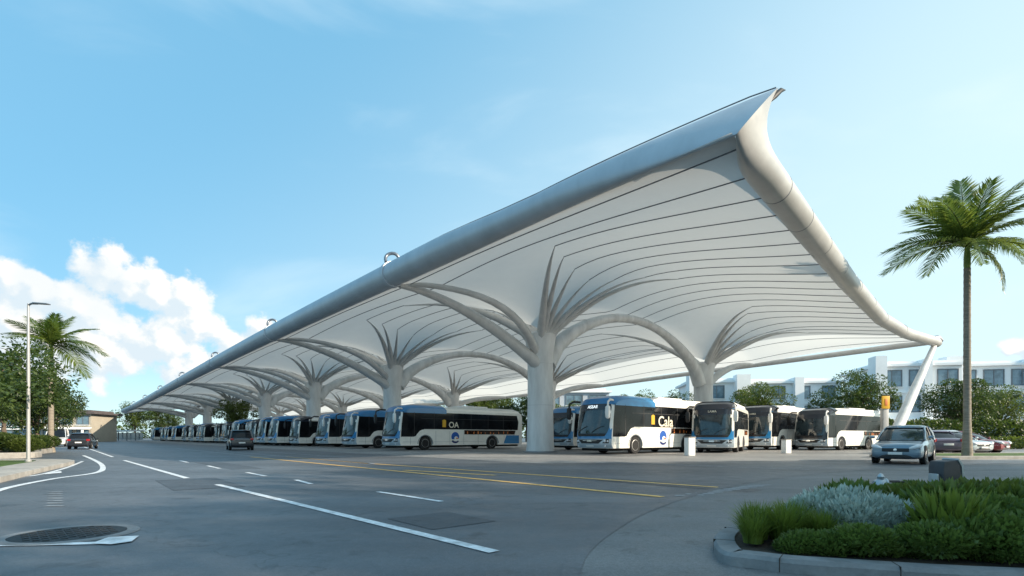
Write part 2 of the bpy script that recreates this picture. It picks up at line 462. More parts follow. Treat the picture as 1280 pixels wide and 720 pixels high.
# manhole surround paint at lower left
ribbon('road_marking', [(-5.15, 5.02), (-3.9, 5.16)], .12, 'line')
sheet('road_marking', [(-4.18, 5.42), (-3.92, 5.5), (-3.78, 5.2), (-3.88, 5.06), (-4.1, 5.1)], .012, 'line')


def island(name, pts, kerb_m, fill_m, h=.15, kw=.28, fillname='grass', fill_h=None):
    b = MB(); inner = []
    n = len(pts); P = [Vector(p) for p in pts]
    area = sum(P[i].x * P[(i + 1) % n].y - P[(i + 1) % n].x * P[i].y for i in range(n))
    sg = 1 if area > 0 else -1
    for i, p in enumerate(P):
        t = (P[(i + 1) % n] - P[i - 1]).normalized(); inner.append(p + Vector((-t.y, t.x)) * kw * sg)
    mid = [p.lerp(q, .12) for p, q in zip(P, inner)]
    b.loft([[(p.x, p.y, -.05) for p in P], [(p.x, p.y, h - .03) for p in P], [(p.x, p.y, h) for p in mid], [(p.x, p.y, h) for p in inner], [(p.x, p.y, 0) for p in inner]], True, False)
    k = b.build(name, kerb_m, smooth=30, kind='structure')
    fh = fill_h if fill_h is not None else h - .02
    sheet(fillname, [tuple(p) for p in inner], fh, fill_m)
    return inner


island('traffic_island_kerb', smooth_poly([(-9.9, 8.6), (-11.3, 11.3), (-13.1, 14.2), (-14.9, 17.1), (-16.6, 19.8), (-17.9, 21.0), (-20.5, 21.2), (-30, 20.5), (-32, 10), (-13, 6.5)], 6), 'concrete', 'grass', .16, 1.1, 'lawn')
island('planting_bed_kerb', smooth_poly([(-24, 25.5), (-28.5, 31.5), (-31.2, 35.6), (-33.4, 37.6), (-37, 37.6), (-60, 36), (-60, 24), (-34, 24)], 6), 'concrete', 'soil', .28, .3, 'garden_soil')
island('palm_island_kerb', smooth_poly([(19.0, 24.6), (18.2, 26.2), (19.4, 27.8), (24, 29.0), (48, 31), (48, 27.0), (24, 24.4)], 6), 'concrete', 'grass', .16, .22, 'lawn')
PLANTER = smooth_poly([(1.74, 4.40), (1.92, 4.15), (2.42, 3.90), (4.2, 3.5), (9, 3.2), (14, 4), (14.5, 7.6), (10, 8.5), (6.9, 8.6), (5.5, 8.2), (4.15, 7.2), (3.0, 6.2), (2.1, 5.3)], 6)
PIN = island('planter_kerb', PLANTER, 'kerbdark', 'soil', .11, .18, 'garden_soil', .09)
b = MB(); acc_ = 0
for i, p in enumerate(PLANTER):
    q = Vector(PLANTER[i - 1]); p = Vector(p); acc_ += (p - q).length
    if acc_ > .6 and p.y < 8:
        acc_ = 0; d_ = (p - q).normalized(); n_ = Vector(PIN[i]) - p; c_ = p + n_ * .5
        b.box((c_.x, c_.y, .055), (.006, n_.length * 1.02, .114), math.atan2(d_.y, d_.x))
b.build('planter_kerb_joint', 'soil', smooth=0, kind='structure')
sheet('forecourt_pavement', [tuple(Vector((-6.5, 28.6)) + NV * v + DV * t) for v, t in ((.5, -11), (.5, 160), (60, 160), (60, -40), (30, -40), (16, -20))], .003, 'forecourt')
for poly in ([(-8.6, 12.6), (-6.6, 10.2), (-5.6, 11.0), (-7.6, 13.4)], [(-1.6, 6.7), (-.9, 5.9), (-.2, 6.5), (-.9, 7.3)], [(2.0, 12.6), (4.4, 9.8), (5.0, 10.3), (2.6, 13.1)], [(-13.0, 21.4), (-9.0, 16.8), (-8.3, 17.4), (-12.3, 22.0)]):
    sheet('road_patch', poly, .005, 'patch')
# strip of pavers under the canopy
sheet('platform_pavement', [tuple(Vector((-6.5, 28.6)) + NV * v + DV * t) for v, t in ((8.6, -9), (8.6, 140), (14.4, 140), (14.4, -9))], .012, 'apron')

# ------------------------------------------------------------------ the canopy
N0 = Vector((-6.5, 28.6))
T1 = 150.0
NB = 7
VW = 44.0
VR1, VR2 = 11.2, 33.0


def pos(t, v, z): p = N0 + NV * v + DV * t; return Vector((p.x, p.y, z))


EDGE = [(0, -19.0), (5, -18.3), (10, -17.6), (18, -16.5), (30, -15.1), (38, -14.9), (44, -15.6)]


def interp(tab, x):
    if x <= tab[0][0]: return tab[0][1]
    for (a, b), (c, d) in zip(tab, tab[1:]):
        if x <= c: return b + (d - b) * (x - a) / (c - a)
    return tab[-1][1]


def te(v): return interp(EDGE, v)
def zf(t): return 9.9 - 1.8 * sm(max(0, t - 5) / 141)
def zr(t): return interp([(-16, 9.45), (8, 8.75), (30, 8.0), (60, 7.7), (150, 7.5)], t)


def base_z(t, v):
    a = max(0, min(1, v / VW)); fr = zf(t) - .55; re = zr(t)
    u = sm((t - te(v)) / 15)
    vault = 1.75 * math.sin(math.pi * min(1, a * 1.08)) ** .8 if a < .926 else 0
    vault = 1.75 * math.sin(math.pi * a) ** .8
    tt = t - 21 * math.floor(t / 21) if t >= 0 else t - te(v)
    span = 21 if t >= 0 else -te(v)
    bil = (.75 if t >= 0 else 1.0) * math.sin(math.pi * max(0, min(1, tt / span))) * math.sin(math.pi * min(1, .12 + a * .8)) ** .7
    rearlip = .9 * sm((a - .78) / .1) * (1 - sm((a - .9) / .1))
    return fr + (re - fr) * a + vault * (.12 + .88 * u) + rearlip * u + bil * min(1, a * 9)


def mem_z(t, v):
    z = base_z(t, v)
    for vc in (VR1, VR2):
        k = round(t / 21)
        k = max(0, min(NB - 1, k))
        dt = (t - 21 * k) / 8.2; dv = (v - vc) / 7.0
        rho = math.sqrt(dt * dt + dv * dv)
        if rho < 1:
            bz = base_z(21 * k, vc)
            z -= (bz - 8.3) * (1 - rho) ** 2.0
    return z


canopy = empty('bus_station_canopy', (N0.x, N0.y, 0))
tag(canopy, 'long white membrane canopy on branching tree columns with a thick grey edge tube', 'canopy')
CP = Matrix.Translation((-N0.x, -N0.y, 0))


def cbuild(b, name, m, parent=canopy, **k):
    if parent is canopy: b.v = [(x - N0.x, y - N0.y, z) for x, y, z in b.v]
    else: b.v = [(x - N0.x - parent.location.x, y - N0.y - parent.location.y, z - parent.location.z) for x, y, z in b.v]
    return b.build(name, m, parent, **k)


NT, NVV = 230, 66


def tpar(i, v):
    s = i / NT; s = s ** 1.25
    return te(v) + (T1 - te(v)) * s


b = MB(); vs = []
for i in range(NT + 1):
    for j in range(NVV + 1):
        v = VW * j / NVV; t = tpar(i, v); vs.append(pos(t, v, mem_z(t, v)))
n1 = NVV + 1
b.add(vs, [(i * n1 + j, i * n1 + j + 1, (i + 1) * n1 + j + 1, (i + 1) * n1 + j) for i in range(NT) for j in range(60)])
cbuild(b, 'membrane_roof', 'membrane', smooth=180)
b = MB(); b.add(vs, [(i * n1 + j, i * n1 + j + 1, (i + 1) * n1 + j + 1, (i + 1) * n1 + j) for i in range(NT) for j in range(60, NVV)])
cbuild(b, 'sunlit_rear_strip', 'sunlitmem', smooth=180)  # rear strip of the roof skin, sunlit brightness put into its fabric
# seam rails along the roof; round each column they stop where a branch takes over
def kink(v):
    for vc in (VR1, VR2):
        d = abs(v - vc)
        if d < 6.4: return 4.6 + 3.0 * (d / 6.4) ** 1.5
    return 0


SEAMS = [.9 + 2.0 * i for i in range(22)]
for v in SEAMS:
    kv = kink(v); cuts = [te(v)] + ([x for k in range(5) for x in (21 * k - kv, 21 * k + kv)] if kv else []) + [T1]
    for a0, a1 in zip(cuts[0::2], cuts[1::2]):
        n_ = max(8, int((a1 - a0) / .8)); b = MB()
        b.tube([pos(a0 + (a1 - a0) * i / n_, v, mem_z(a0 + (a1 - a0) * i / n_, v) - .05) for i in range(n_ + 1)], .024, 5)
        cbuild(b, 'seam_rail', 'seam', smooth=60)

# front edge tube with the swept horn at its near corner
HB = pos(-19.05, .15, 9.30); HT = Vector((7.75, 15.25, 11.2))
HC = (HB + HT) / 2; HA = (HT - HB) / 2
AX = Vector((-.069, -.998, 0)) * .30


def ring(c, a, bb, n=28): return [c + a * math.sin(q) + bb * math.cos(q) for q in [2 * math.pi * k / n for k in range(n)]]


NV3 = Vector((NV.x, NV.y, 0)); DV3 = Vector((DV.x, DV.y, 0))
rings = []
ts = [T1 + .5 - (T1 + 12) * (i / 60) ** .8 for i in range(61)]
def tr(t): return .64 - .17 * sm((-4 - t) / 8)


for t in ts: rings.append(ring(pos(t, -.05, zf(t) - (.64 - tr(t)) * .8), Vector((0, 0, tr(t))), -NV3 * tr(t)))
last = rings[-1]
lc, la, lb = pos(ts[-1], -.05, zf(ts[-1]) - .136), Vector((0, 0, .47)), -NV3 * .47
for k in range(1, 13):
    s = k / 12; e = s ** 1.8
    c = lc.lerp(pos(-19.05, -.05, zf(-19)), s); c = c + (HC - pos(-19.05, -.05, zf(-19))) * e
    rings.append(ring(c, la.lerp(HA, e), lb.lerp(AX, e)))
b = MB(); b.loft(rings); ft = cbuild(b, 'front_edge_tube', 'tube', smooth=50)
# thin safety rail along the tube
b = MB(); pts = []
for rg_ in rings[:-1]:
    q = max(rg_, key=lambda p: p.z); pts.append(q + Vector((0, 0, .10)))
pts.append(HT + Vector((-.05, 0, .03)))
b.tube(pts, .022, 5); cbuild(b, 'safety_rail', 'seam')
# end edge tube
rings = [ring(HC, HA, AX)]
for k in range(1, 9):
    s = k / 8; v = .15 + s * 3.2; e = 1 - (1 - s) ** 2.2
    dr = (pos(te(v + .5), v + .5, 0) - pos(te(v - .5), v - .5, 0)).normalized(); ax = Vector((dr.y, -dr.x, 0)).normalized()
    c = pos(te(v), v, 9.42); c = c + (HC - pos(te(.15), .15, 9.42)) * (1 - e) * (1 - s)
    r = .50
    rings.append(ring(c, HA.lerp(Vector((0, 0, r)), e), AX.lerp(ax * r, e)))
for k in range(1, 40):
    v = 3.35 + (VW + .9 - 3.35) * k / 39
    dr = (pos(te(v + .5), v + .5, 0) - pos(te(v - .5), v - .5, 0)).normalized(); ax = Vector((dr.y, -dr.x, 0)).normalized()
    r = .50 - .08 * k / 39
    rings.append(ring(pos(te(v), v, 9.42 + (zr(-15) - 9.45) * v / VW), Vector((0, 0, r)), ax * r))
b = MB(); b.loft(rings); et = cbuild(b, 'end_edge_tube', 'endtube', smooth=50)
for v in (4.4, 7.6, 11.2, 15.2, 19.6, 24.5, 30, 36):
    dr = (pos(te(v + .5), v + .5, 0) - pos(te(v - .5), v - .5, 0)).normalized(); ax = Vector((dr.y, -dr.x, 0)).normalized()
    c = pos(te(v), v, 9.42); r = .512 - .08 * (v / VW)
    b = MB(); b.loft([ring(c - dr * .03, Vector((0, 0, r)), ax * r), ring(c + dr * .03, Vector((0, 0, r)), ax * r)])
    cbuild(b, 'tube_joint', 'seam', smooth=50)
# horn tip plate
b = MB(); b.tube([HT - HA * .55 + NV3 * .12, HT - HA * .25 + NV3 * .12, HT + NV3 * .16 + HA * .02, HT + NV3 * .34 + HA * .16], [.03, .085, .07, .005], 10)
cbuild(b, 'tip_cap', 'black')
# rear edge tube, far end tube
b = MB(); b.tube([pos(-15.7 + i * 2.7, VW, zr(-15.7 + i * 2.7) - .05) for i in range(61)], .26, 10); cbuild(b, 'rear_edge_tube', 'branch')
b = MB(); b.tube([pos(T1, VW * i / 30, mem_z(T1, VW * i / 30)) for i in range(31)], .3, 8); cbuild(b, 'far_edge_tube', 'branch')
# raking prop at the rear corner with its fork
tip = pos(-15.6, VW + .3, zr(-15.6) - .2)
b = MB(); b.tube([(29.6, 41.2, 0), Vector((29.6, 41.2, 0)).lerp(tip, .5), tip], [.42, .36, .2], 12); cbuild(b, 'raking_prop', 'column')
b = MB(); b.lathe([(.01, 0), (.75, 0), (.7, .25), (.45, .35), (.01, .36)], 16, (29.6, 41.2, 0)); cbuild(b, 'prop_base', 'concrete')
b = MB(); b.tube([tip + Vector((-.5, -.2, .3)), tip + Vector((.3, .1, .45)), tip + Vector((.65, .1, .2))], [.3, .3, .2], 8); cbuild(b, 'corner_bracket', 'collar')


def column_parts(k, vc, front):
    t = 21 * k
    c = empty('tree_column', tuple(pos(t, vc, 0) - Vector((N0.x, N0.y, 0)))); c.parent = canopy

    def lb_(b, name, m, **kw):
        return cbuild(b, name, m, c, **kw)
    o = pos(t, vc, 0)
    b = MB(); b.lathe([(.98, -.02), (.98, .1), (.93, .5), (.88, 3.2), (.87, 4.8), (.88, 6.0), (.92, 6.9), (1.02, 7.6), (1.1, 8.0), (.9, 8.15)], 32, o)
    lb_(b, 'trunk', 'column', smooth=60)
    b = MB(); b.lathe([(1.2, .0), (1.2, .07), (1.0, .09), (1.0, .0)], 32, o); lb_(b, 'base_plate', 'collar', smooth=20)
    b = MB(); b.lathe([(.87, 3.18), (.886, 3.18), (.886, 3.21), (.87, 3.21)], 32, o); b.lathe([(.86, 6.0), (.888, 6.0), (.888, 6.03), (.86, 6.03)], 32, o); lb_(b, 'joint_band', 'branch', smooth=20)
    # branches fan out under the skin of the roof
    for v1 in [x for x in SEAMS if abs(x - vc) < 6.4]:
        for sd in (-1, 1):
            kv = kink(v1) * sd; far = abs(v1 - vc) / 6.4
            pts = []; rad = []; r0 = .21 + .08 * far
            for i in range(12):
                u = i / 11; q = u ** .9
                dt = kv * q; v_ = vc + (v1 - vc) * (q ** (1.0 + .25 * (1 - far)))
                z = mem_z(t + dt, v_) - .07 - .75 * (1 - u) ** 1.5
                if i == 0: z = 6.7
                pts.append(pos(t + dt, v_, z)); rad.append(r0 * (1 - u) ** 1.25 + .026)
            b = MB(); b.tube(pts, rad, 8); lb_(b, 'branch', 'branch', smooth=60)
    if front:
        zt = zf(t) - .45
        pts = []; rad = []
        for i in range(14):
            s = i / 13; v_ = vc - .5 - (vc - .9) * s
            pts.append(pos(t - .2 + .2 * s, v_, 6.0 + (zt - 6.0) * (1 - (1 - s) ** 1.75))); rad.append(.44 - .26 * s)
        b = MB(); b.tube(pts, rad, 10); lb_(b, 'cantilever_arm', 'branch', smooth=60)
        pts = []; rad = []
        for i in range(14):
            s = i / 13; v_ = vc - .3 - (vc - .9) * s
            pts.append(pos(t - 2.6 * math.sin(math.pi * s) * .8, v_, 6.6 + (zt + .1 - 6.6) * (1 - (1 - s) ** 2.0))); rad.append(.30 - .17 * s)
        b = MB(); b.tube(pts, rad, 10); lb_(b, 'cantilever_arm', 'branch', smooth=60)
        # collar and lifting loop where the arms meet the tube
        b = MB(); cc = pos(t, -.05, zf(t))
        b.loft([ring(cc - DV3 * .16, Vector((0, 0, .70)), NV3 * .70), ring(cc + DV3 * .16, Vector((0, 0, .70)), NV3 * .70)])
        lb_(b, 'tube_collar', 'tube', smooth=50)
        b = MB(); b.tube([cc + NV3 * (-.75 * math.cos(a)) * .5 + DV3 * (.55 * math.sin(a * 2) * .3) + Vector((0, 0, .62 + .55 * math.sin(a))) for a in [math.pi * i / 12 for i in range(13)]], .09, 8)
        lb_(b, 'lifting_loop', 'collar', smooth=60)
        pts = []; rad = []
        for i in range(22):
            s = i / 21; v_ = VR1 + .7 + (VR2 - VR1 - 1.4) * s
            z = 6.1 + (base_z(t, 22) - .25 - 6.1) * max(0, math.sin(math.pi * s)) ** .62
            pts.append(pos(t, v_, z)); rad.append(.34 + .30 * abs(2 * s - 1) ** 2.5)
        b = MB(); b.tube(pts, rad, 10); lb_(b, 'roof_arch', 'column', smooth=60)
    else:
        pts = []; rad = []
        for i in range(12):
            s = i / 11; v_ = vc + .5 + (VW - vc - .6) * s
            pts.append(pos(t, v_, 6.0 + (zr(t) - .1 - 6.0) * (1 - (1 - s) ** 2.1))); rad.append(.42 - .24 * s)
        b = MB(); b.tube(pts, rad, 10); lb_(b, 'cantilever_arm', 'branch', smooth=60)


for k in range(NB):
    column_parts(k, VR1, True); column_parts(k, VR2, False)

# ------------------------------------------------------------------ buses
HW = 1.28
FX = [(.34, -.10), (.55, 0), (1.05, 0), (1.5, -.06), (2.3, -.20), (2.85, -.33), (3.06, -.55), (3.2, -1.05)]


def bxf(z): return interp(FX, z)
def bcv(y): return .36 * (abs(y) / HW) ** 3.2
def btop(y): return 3.2 - .26 * (abs(y) / HW) ** 6


YS = [-1, -.985, -.94, -.85, -.65, -.35, 0, .35, .65, .85, .94, .985, 1]


def bus_shell(b, poly, off=0.0, wscale=1.0, capz=None):
    rings = []
    for f in YS:
        y = f * HW * wscale; rg = []
        for x, z in poly:
            w = max(0, min(1, 1 + x / 2.2)); zz = z
            if z > 2.6: zz = z - .26 * abs(f) ** 7 * sm((z - 2.6) / .5)
            wy = y
            rg.append((x - bcv(min(HW, abs(y))) * w, wy, zz))
        rings.append(rg)
    b.loft(rings)


def front_patch(zs, yl, yr, off, ny=12, th=.03):
    b = MB(); A = []; B = []
    for i in range(len(zs)):
        for j in range(ny + 1):
            z = zs[i]; y = yl(z) + (yr(z) - yl(z)) * j / ny; x = bxf(z) - bcv(y)
            A.append((x + off, y, z)); B.append((x + off - th, y, z))
    n = ny + 1; m_ = len(zs); o = n * m_; fs = []
    for i in range(m_ - 1):
        for j in range(ny):
            fs.append((i * n + j, i * n + j + 1, (i + 1) * n + j + 1, (i + 1) * n + j))
            fs.append((o + i * n + j, o + (i + 1) * n + j, o + (i + 1) * n + j + 1, o + i * n + j + 1))
    per = [j for j in range(n)] + [i * n + ny for i in range(1, m_)] + [(m_ - 1) * n + j for j in range(ny - 1, -1, -1)] + [i * n for i in range(m_ - 2, 0, -1)]
    for a, c in zip(per, per[1:] + per[:1]): fs.append((a, c, o + c, o + a))
    b.add(A + B, fs); return b


def zlin(a, b_, n): return [a + (b_ - a) * i / n for i in range(n + 1)]


WR, WF, WB = .50, -2.45, -8.75


def make_bus(L, kind, label):
    root = empty('bus'); tag(root, label, 'bus', 'buses parked at the station')
    arch = .62
    wf = WF; wb = -(L - 3.25)
    poly = [(-.10, .34)] + [(bxf(z), z) for z in (.55, 1.05, 1.5, 1.9, 2.3, 2.85, 3.06)] + [(-1.05, 3.2), (-2.2, 3.2), (-L * .5, 3.2), (-L + .35, 3.2), (-L + .06, 3.02), (-L, 2.6), (-L, .55), (-L + .05, .34)]
    for xc in (wb, wf):
        poly += [(xc - arch, .34)] + [(xc - arch * math.cos(a), .46 + arch * math.sin(a)) for a in [math.pi * i / 12 for i in range(13)]] + [(xc + arch, .34)]
    b = MB(); bus_shell(b, poly); b.build('body', 'buswhite', root, smooth=35)
    b = MB(); b.box((-L / 2 - .1, 0, .5), (L - .6, 1.9, .62)); b.build('underbody', 'chassis', root, smooth=0)
    cow = {'blue': 'busblue', 'dark': 'busdark', 'grey': 'busdark'}[kind]
    cl = 4.3 if kind == 'blue' else 1.35
    b = MB(); bus_shell(b, [(bxf(2.80) + .022, 2.80), (bxf(2.95) + .03, 2.97), (bxf(3.06) + .05, 3.12), (-.95, 3.27), (-1.8, 3.33), (-cl + .25, 3.33), (-cl, 3.2), (-cl, 2.80)], 0, 1.012)
    b.build('roof_cowl', cow, root, smooth=35)
    b = MB(); b.loft([[(x, y, z) for x, z in ((-cl - .1, 3.02), (-cl - .12, 3.2), (-cl - .6, 3.27), (-L + .9, 3.27), (-L + .3, 3.1), (-L + .3, 3.02))] for y in (-1.1, -1.0, 0, 1.0, 1.1)])
    b.build('roof_fairing', 'white', root, smooth=30)
    b = MB(); b.box((-L * .62, 0, 3.34), (2.6, 1.4, .15)); b.build('air_conditioner', 'white', root, bevel=.07)
    # front
    belt = 'busblue' if kind != 'grey' else 'busdark'
    front_patch(zlin(.86, 2.82, 14), lambda z: -HW + .004, lambda z: HW - .004, .010, 16).build('front_panel', belt, root, smooth=35)
    front_patch(zlin(.36, .86, 5), lambda z: -HW + .002, lambda z: HW - .002, .016, 16).build('bumper', 'bussilver', root, smooth=35)

    def wl(z): return -1.15 + .10 * max(0, (1.45 - z) / .3) + .05 * max(0, (z - 2.6) / .2)
    front_patch([1.16, 1.2, 1.28, 1.4, 1.6, 1.9, 2.2, 2.45], wl, lambda z: -wl(z), .022, 16).build('windscreen', 'wind', root, smooth=35)
    front_patch([2.455, 2.6, 2.75, 2.80], wl, lambda z: -wl(z), .024, 16).build('destination_sign', 'busdark', root, smooth=35)
    front_patch([1.0, 1.06, 1.155], lambda z: -.95 - (z - 1) * .6, lambda z: .95 + (z - 1) * .6, .024, 12).build('scuttle_panel', 'black', root, smooth=35)
    g = front_patch([.60, .64, .70, .76, .82], lambda z: -.62 - (z - .6) * 1.3, lambda z: .62 + (z - .6) * 1.3, .026, 12)
    g.build('grille', 'black', root, smooth=35)
    front_patch([.75, .775], lambda z: -.5, lambda z: .5, .034, 8).build('grille_bar', 'chrome', root, smooth=35)
    front_patch([.70, .80], lambda z: -.16, lambda z: .16, .036, 4).build('badge', 'chrome', root, smooth=35)
    front_patch([.42, .50], lambda z: -.27, lambda z: .27, .030, 4).build('number_plate', 'white', root, smooth=35)
    for s in (-1, 1):
        lo_ = (lambda z: .84 + (z - .62) * .9) if s > 0 else (lambda z: -1.16 + 0 * z)
        hi_ = (lambda z: 1.16 + 0 * z) if s > 0 else (lambda z: -.84 - (z - .62) * .9)
        h = front_patch([.62, .70, .78, .86], lo_, hi_, .026, 6).build('headlight', 'black', root, smooth=35)
        for yy, rr in ((.96, .075), (1.09, .06)):
            c = MB(); c.lathe([(.001, .06), (rr * .7, .055), (rr, .03), (rr, 0)], 14, (bxf(.74) - bcv(yy) - .02, s * yy, .735), 'X'); c.build('lamp_lens', 'lens', h)
        c = MB(); c.lathe([(.001, .05), (.05, .045), (.06, .0)], 12, (bxf(.46) - bcv(.95) - .01, s * .95, .47), 'X'); c.build('fog_light', 'lens', root)
        # swept mirror arm and hanging mirror
        a = MB(); a.tube([(-.55, s * 1.2, 2.98), (-.15, s * 1.34, 2.99), (.12, s * 1.42, 2.86), (.16, s * 1.43, 2.6)], [.06, .06, .055, .05], 8)
        mo = a.build('mirror', 'white' if s > 0 else 'black', root, smooth=60)
        a = MB(); a.loft([[(.14 + dx * w, s * 1.43 + dy * w, z) for dx, dy in ((.09, -.11), (.11, 0), (.09, .11), (-.03, .13), (-.06, 0), (-.03, -.13))] for z, w in ((2.66, .35), (2.58, 1), (2.3, 1.1), (2.02, .95), (1.95, .4))])
        a.build('mirror_housing', 'white' if s > 0 else 'black', mo, smooth=45)
        w_ = MB(); pts = []
        for i in range(6):
            q = i / 5; y = s * (.15 + .75 * q) if s > 0 else -.95 + .75 * q; z = 1.2 + .55 * q * (1 - .35 * q)
            pts.append((bxf(z) - bcv(y) + .045, y, z))
        w_.tube(pts, .014, 5); w_.build('wiper', 'black', root)
    for s in (-1, 1):
        y0, y1 = (HW - .01, HW + .012) if s > 0 else (-HW + .01, -HW - .012)
        gl = [(-.62, 2.78), (-.50, 1.9), (-.44, .98), (-1.45, .98), (-1.62, 1.02), (-1.78, 1.22), (-1.98, 1.42), (-2.2, 1.5), (-6.1, 1.52), (-6.1, 1.52), (-L + .5, 1.52), (-L + .42, 2.2), (-L + .6, 2.74)]
        gl = [p for i, p in enumerate(gl) if i == 0 or p != gl[i - 1]]
        b = MB(); b.prism(gl, y0, y1); g_ = b.build('side_glass', 'glass', root, smooth=0)
        b = MB(); yb = y1 + (.004 if s > 0 else -.004)
        for x in ([-1.52, -3.2, -4.9, -6.6, -8.3, -9.9] if L > 10 else [-1.52, -3.2, -4.9, -6.3]):
            if x > -L + .9: b.prism([(x - .02, 1.5 if x < -2 else 1.0), (x + .02, 1.5 if x < -2 else 1.0), (x + .02, 2.76), (x - .02, 2.76)], y1 - .002 * s, yb)
        b.prism([(-2.1, 2.30), (-L + .6, 2.30), (-L + .6, 2.335), (-2.1, 2.335)], y1 - .001 * s, yb)
        b.build('window_bar', 'black', root, smooth=0)
        b = MB(); b.prism([(-5.95, 1.16), (-L + .85, 1.16), (-L + .75, 1.49), (-5.95, 1.49)], y0, y1); lw = b.build('low_window', 'lowglass', root, smooth=0)
        b = MB(); x = -6.2; rr = random.Random(5)
        while x > -L + 1.3:
            ww = rr.uniform(.05, .16); b.prism([(x, 1.20), (x - ww, 1.20), (x - ww * .8, 1.30 + rr.random() * .16), (x - ww * .1, 1.28 + rr.random() * .14)], y1 - .001 * s, y1 + .004 * s); x -= ww + rr.uniform(.12, .5)
        b.build('orange_fleck', 'orange', root, smooth=0)  # flat orange flecks on the outer face of the low window
        b = MB(); b.prism([(-2.3, 1.495), (-L + .5, 1.495), (-L + .5, 1.535), (-2.3, 1.535)], y0, y1 + .006 * s); b.build('waist_rail', 'buswhite', root, smooth=0)
        b = MB()
        for x in (-1.2, -3.35, -4.6, -5.9, -7.3, -L + 2.0, -L + .9):
            if abs(x - wb) > .7 and x > -L + .3: b.prism([(x - .008, .40), (x + .008, .40), (x + .008, 1.42 if x < -2 else .96), (x - .008, 1.42 if x < -2 else .96)], HW * s - .005 * s, HW * s + .005 * s)
        b.prism([(-.6, .60), (-1.7, .60), (-1.7, .612), (-.6, .612)], HW * s - .005 * s, HW * s + .005 * s)
        b.prism([(-3.2, .60), (wb + .8, .60), (wb + .8, .612), (-3.2, .612)], HW * s - .005 * s, HW * s + .005 * s)
        b.build('panel_gap', 'busgrey', root, smooth=0)
        b = MB(); b.prism([(-L + .35, .42), (-L + 2.05, .42), (-L + 1.75, 1.1), (-L + .35, 1.1)], y0, HW * s + .007 * s); b.build('tail_panel', 'busblue' if kind == 'blue' else 'buswhite', root, smooth=0)
        for xc in (wf, wb):
            yc = s * (HW - .17)
            w = MB(); w.lathe([(.30, -.15), (.46, -.155), (WR, -.11), (WR, .11), (.46, .155), (.30, .15)], 28, (xc, yc, WR), 'Y'); wo = w.build('wheel', 'rubber', root, smooth=35)
            w = MB(); w.lathe([(.30, .0), (.31, .15), (.29, .155), (.27, .06), (.20, .05), (.17, .10), (.10, .13), (.001, .135)] if s > 0 else [(.001, -.135), (.10, -.13), (.17, -.10), (.20, -.05), (.27, -.06), (.29, -.155), (.31, -.15), (.30, 0)], 24, (xc, yc, WR), 'Y'); w.build('rim', 'rim', wo, smooth=30)
            w = MB(); n = 16; poly2 = [(xc - (arch + .045) * math.cos(a), .46 + (arch + .045) * math.sin(a)) for a in [math.pi * i / n for i in range(n + 1)]] + [(xc - (arch - .01) * math.cos(a), .46 + (arch - .01) * math.sin(a)) for a in [math.pi * (n - i) / n for i in range(n + 1)]]
            w.prism(poly2, HW * s - .03 * s, HW * s + .01 * s); w.build('wheel_arch', 'busgrey', root, smooth=35)
    # rear
    b = MB(); b.box((-L - .005, 0, 2.25), (.03, 2.1, .9)); b.build('rear_window', 'glass', root, bevel=.01)
    for s in (-1, 1):
        b = MB(); b.box((-L - .006, s * 1.12, 1.15), (.03, .16, .7)); b.build('tail_light', 'red', root, bevel=.01)
    return root


def side_mtx(x, z): return Matrix.Translation((x, HW + .019, z)) @ Matrix(((-1, 0, 0, 0), (0, 0, 1, 0), (0, 1, 0, 0), (0, 0, 0, 1)))


def front_mtx(z, off=.034): return Matrix.Translation((bxf(z) + off, 0, z)) @ Matrix.Rotation(R(-13), 4, 'Y') @ Matrix(((0, 0, 1, 0), (1, 0, 0, 0), (0, 1, 0, 0), (0, 0, 0, 1)))


def logo(root, x0):
    def disc(name, m, pts, k):
        b = MB(); b.prism(pts, HW - .005, HW + .006 + .003 * k); b.build(name, m, root, smooth=30)

    def ell(cx, cz, rx, rz, a0=0, a1=360, n=28): return [(x0 - cx - rx * math.cos(R(a0 + (a1 - a0) * i / n)), cz + rz * math.sin(R(a0 + (a1 - a0) * i / n))) for i in range(n + 1)][:(-1 if a1 - a0 >= 360 else None)]
    disc('logo_mark', 'logoblue', ell(0, .98, .36, .36, -25, 215), 0)
    disc('logo_mark', 'buswhite', ell(.08, .86, .17, .15), 1)
    disc('logo_mark', 'orange', ell(.17, .86, .12, .05), 2)
    disc('logo_mark', 'navy', ell(0, .70, .34, .22, 185, 345) + ell(.03, .72, .22, .10, 345, 185), 1)
    b = MB(); b.prism([(x0 + 1.18, 1.70), (x0 + .86, 1.70), (x0 + .86, 2.22), (x0 + 1.02, 2.28), (x0 + 1.18, 2.22)], HW + .005, HW + .020); b.build('yellow_notice', 'stickery', root, smooth=0)


def finish_bus(root, side, sign):
    if side:
        logo(root, -5.1)
        text_mesh(side[0], side[1], 'side_lettering', 'cream', root, side_mtx(side[2], 1.86), .004, 'CENTER')
    if sign: text_mesh(sign, .25, 'sign_lettering', 'led', root, front_mtx(2.64), .003, 'CENTER', 1.05)


def place_bus(o, P, g, s=1.0, back=None):
    g = Vector(g).normalized(); f = -g; l = Vector((-f.y, f.x)); p = Vector(P) - l * HW * s
    o.location = (p.x, p.y, 0); o.rotation_euler = (0, 0, math.atan2(f.y, f.x)); o.scale = (s, s, s); return o


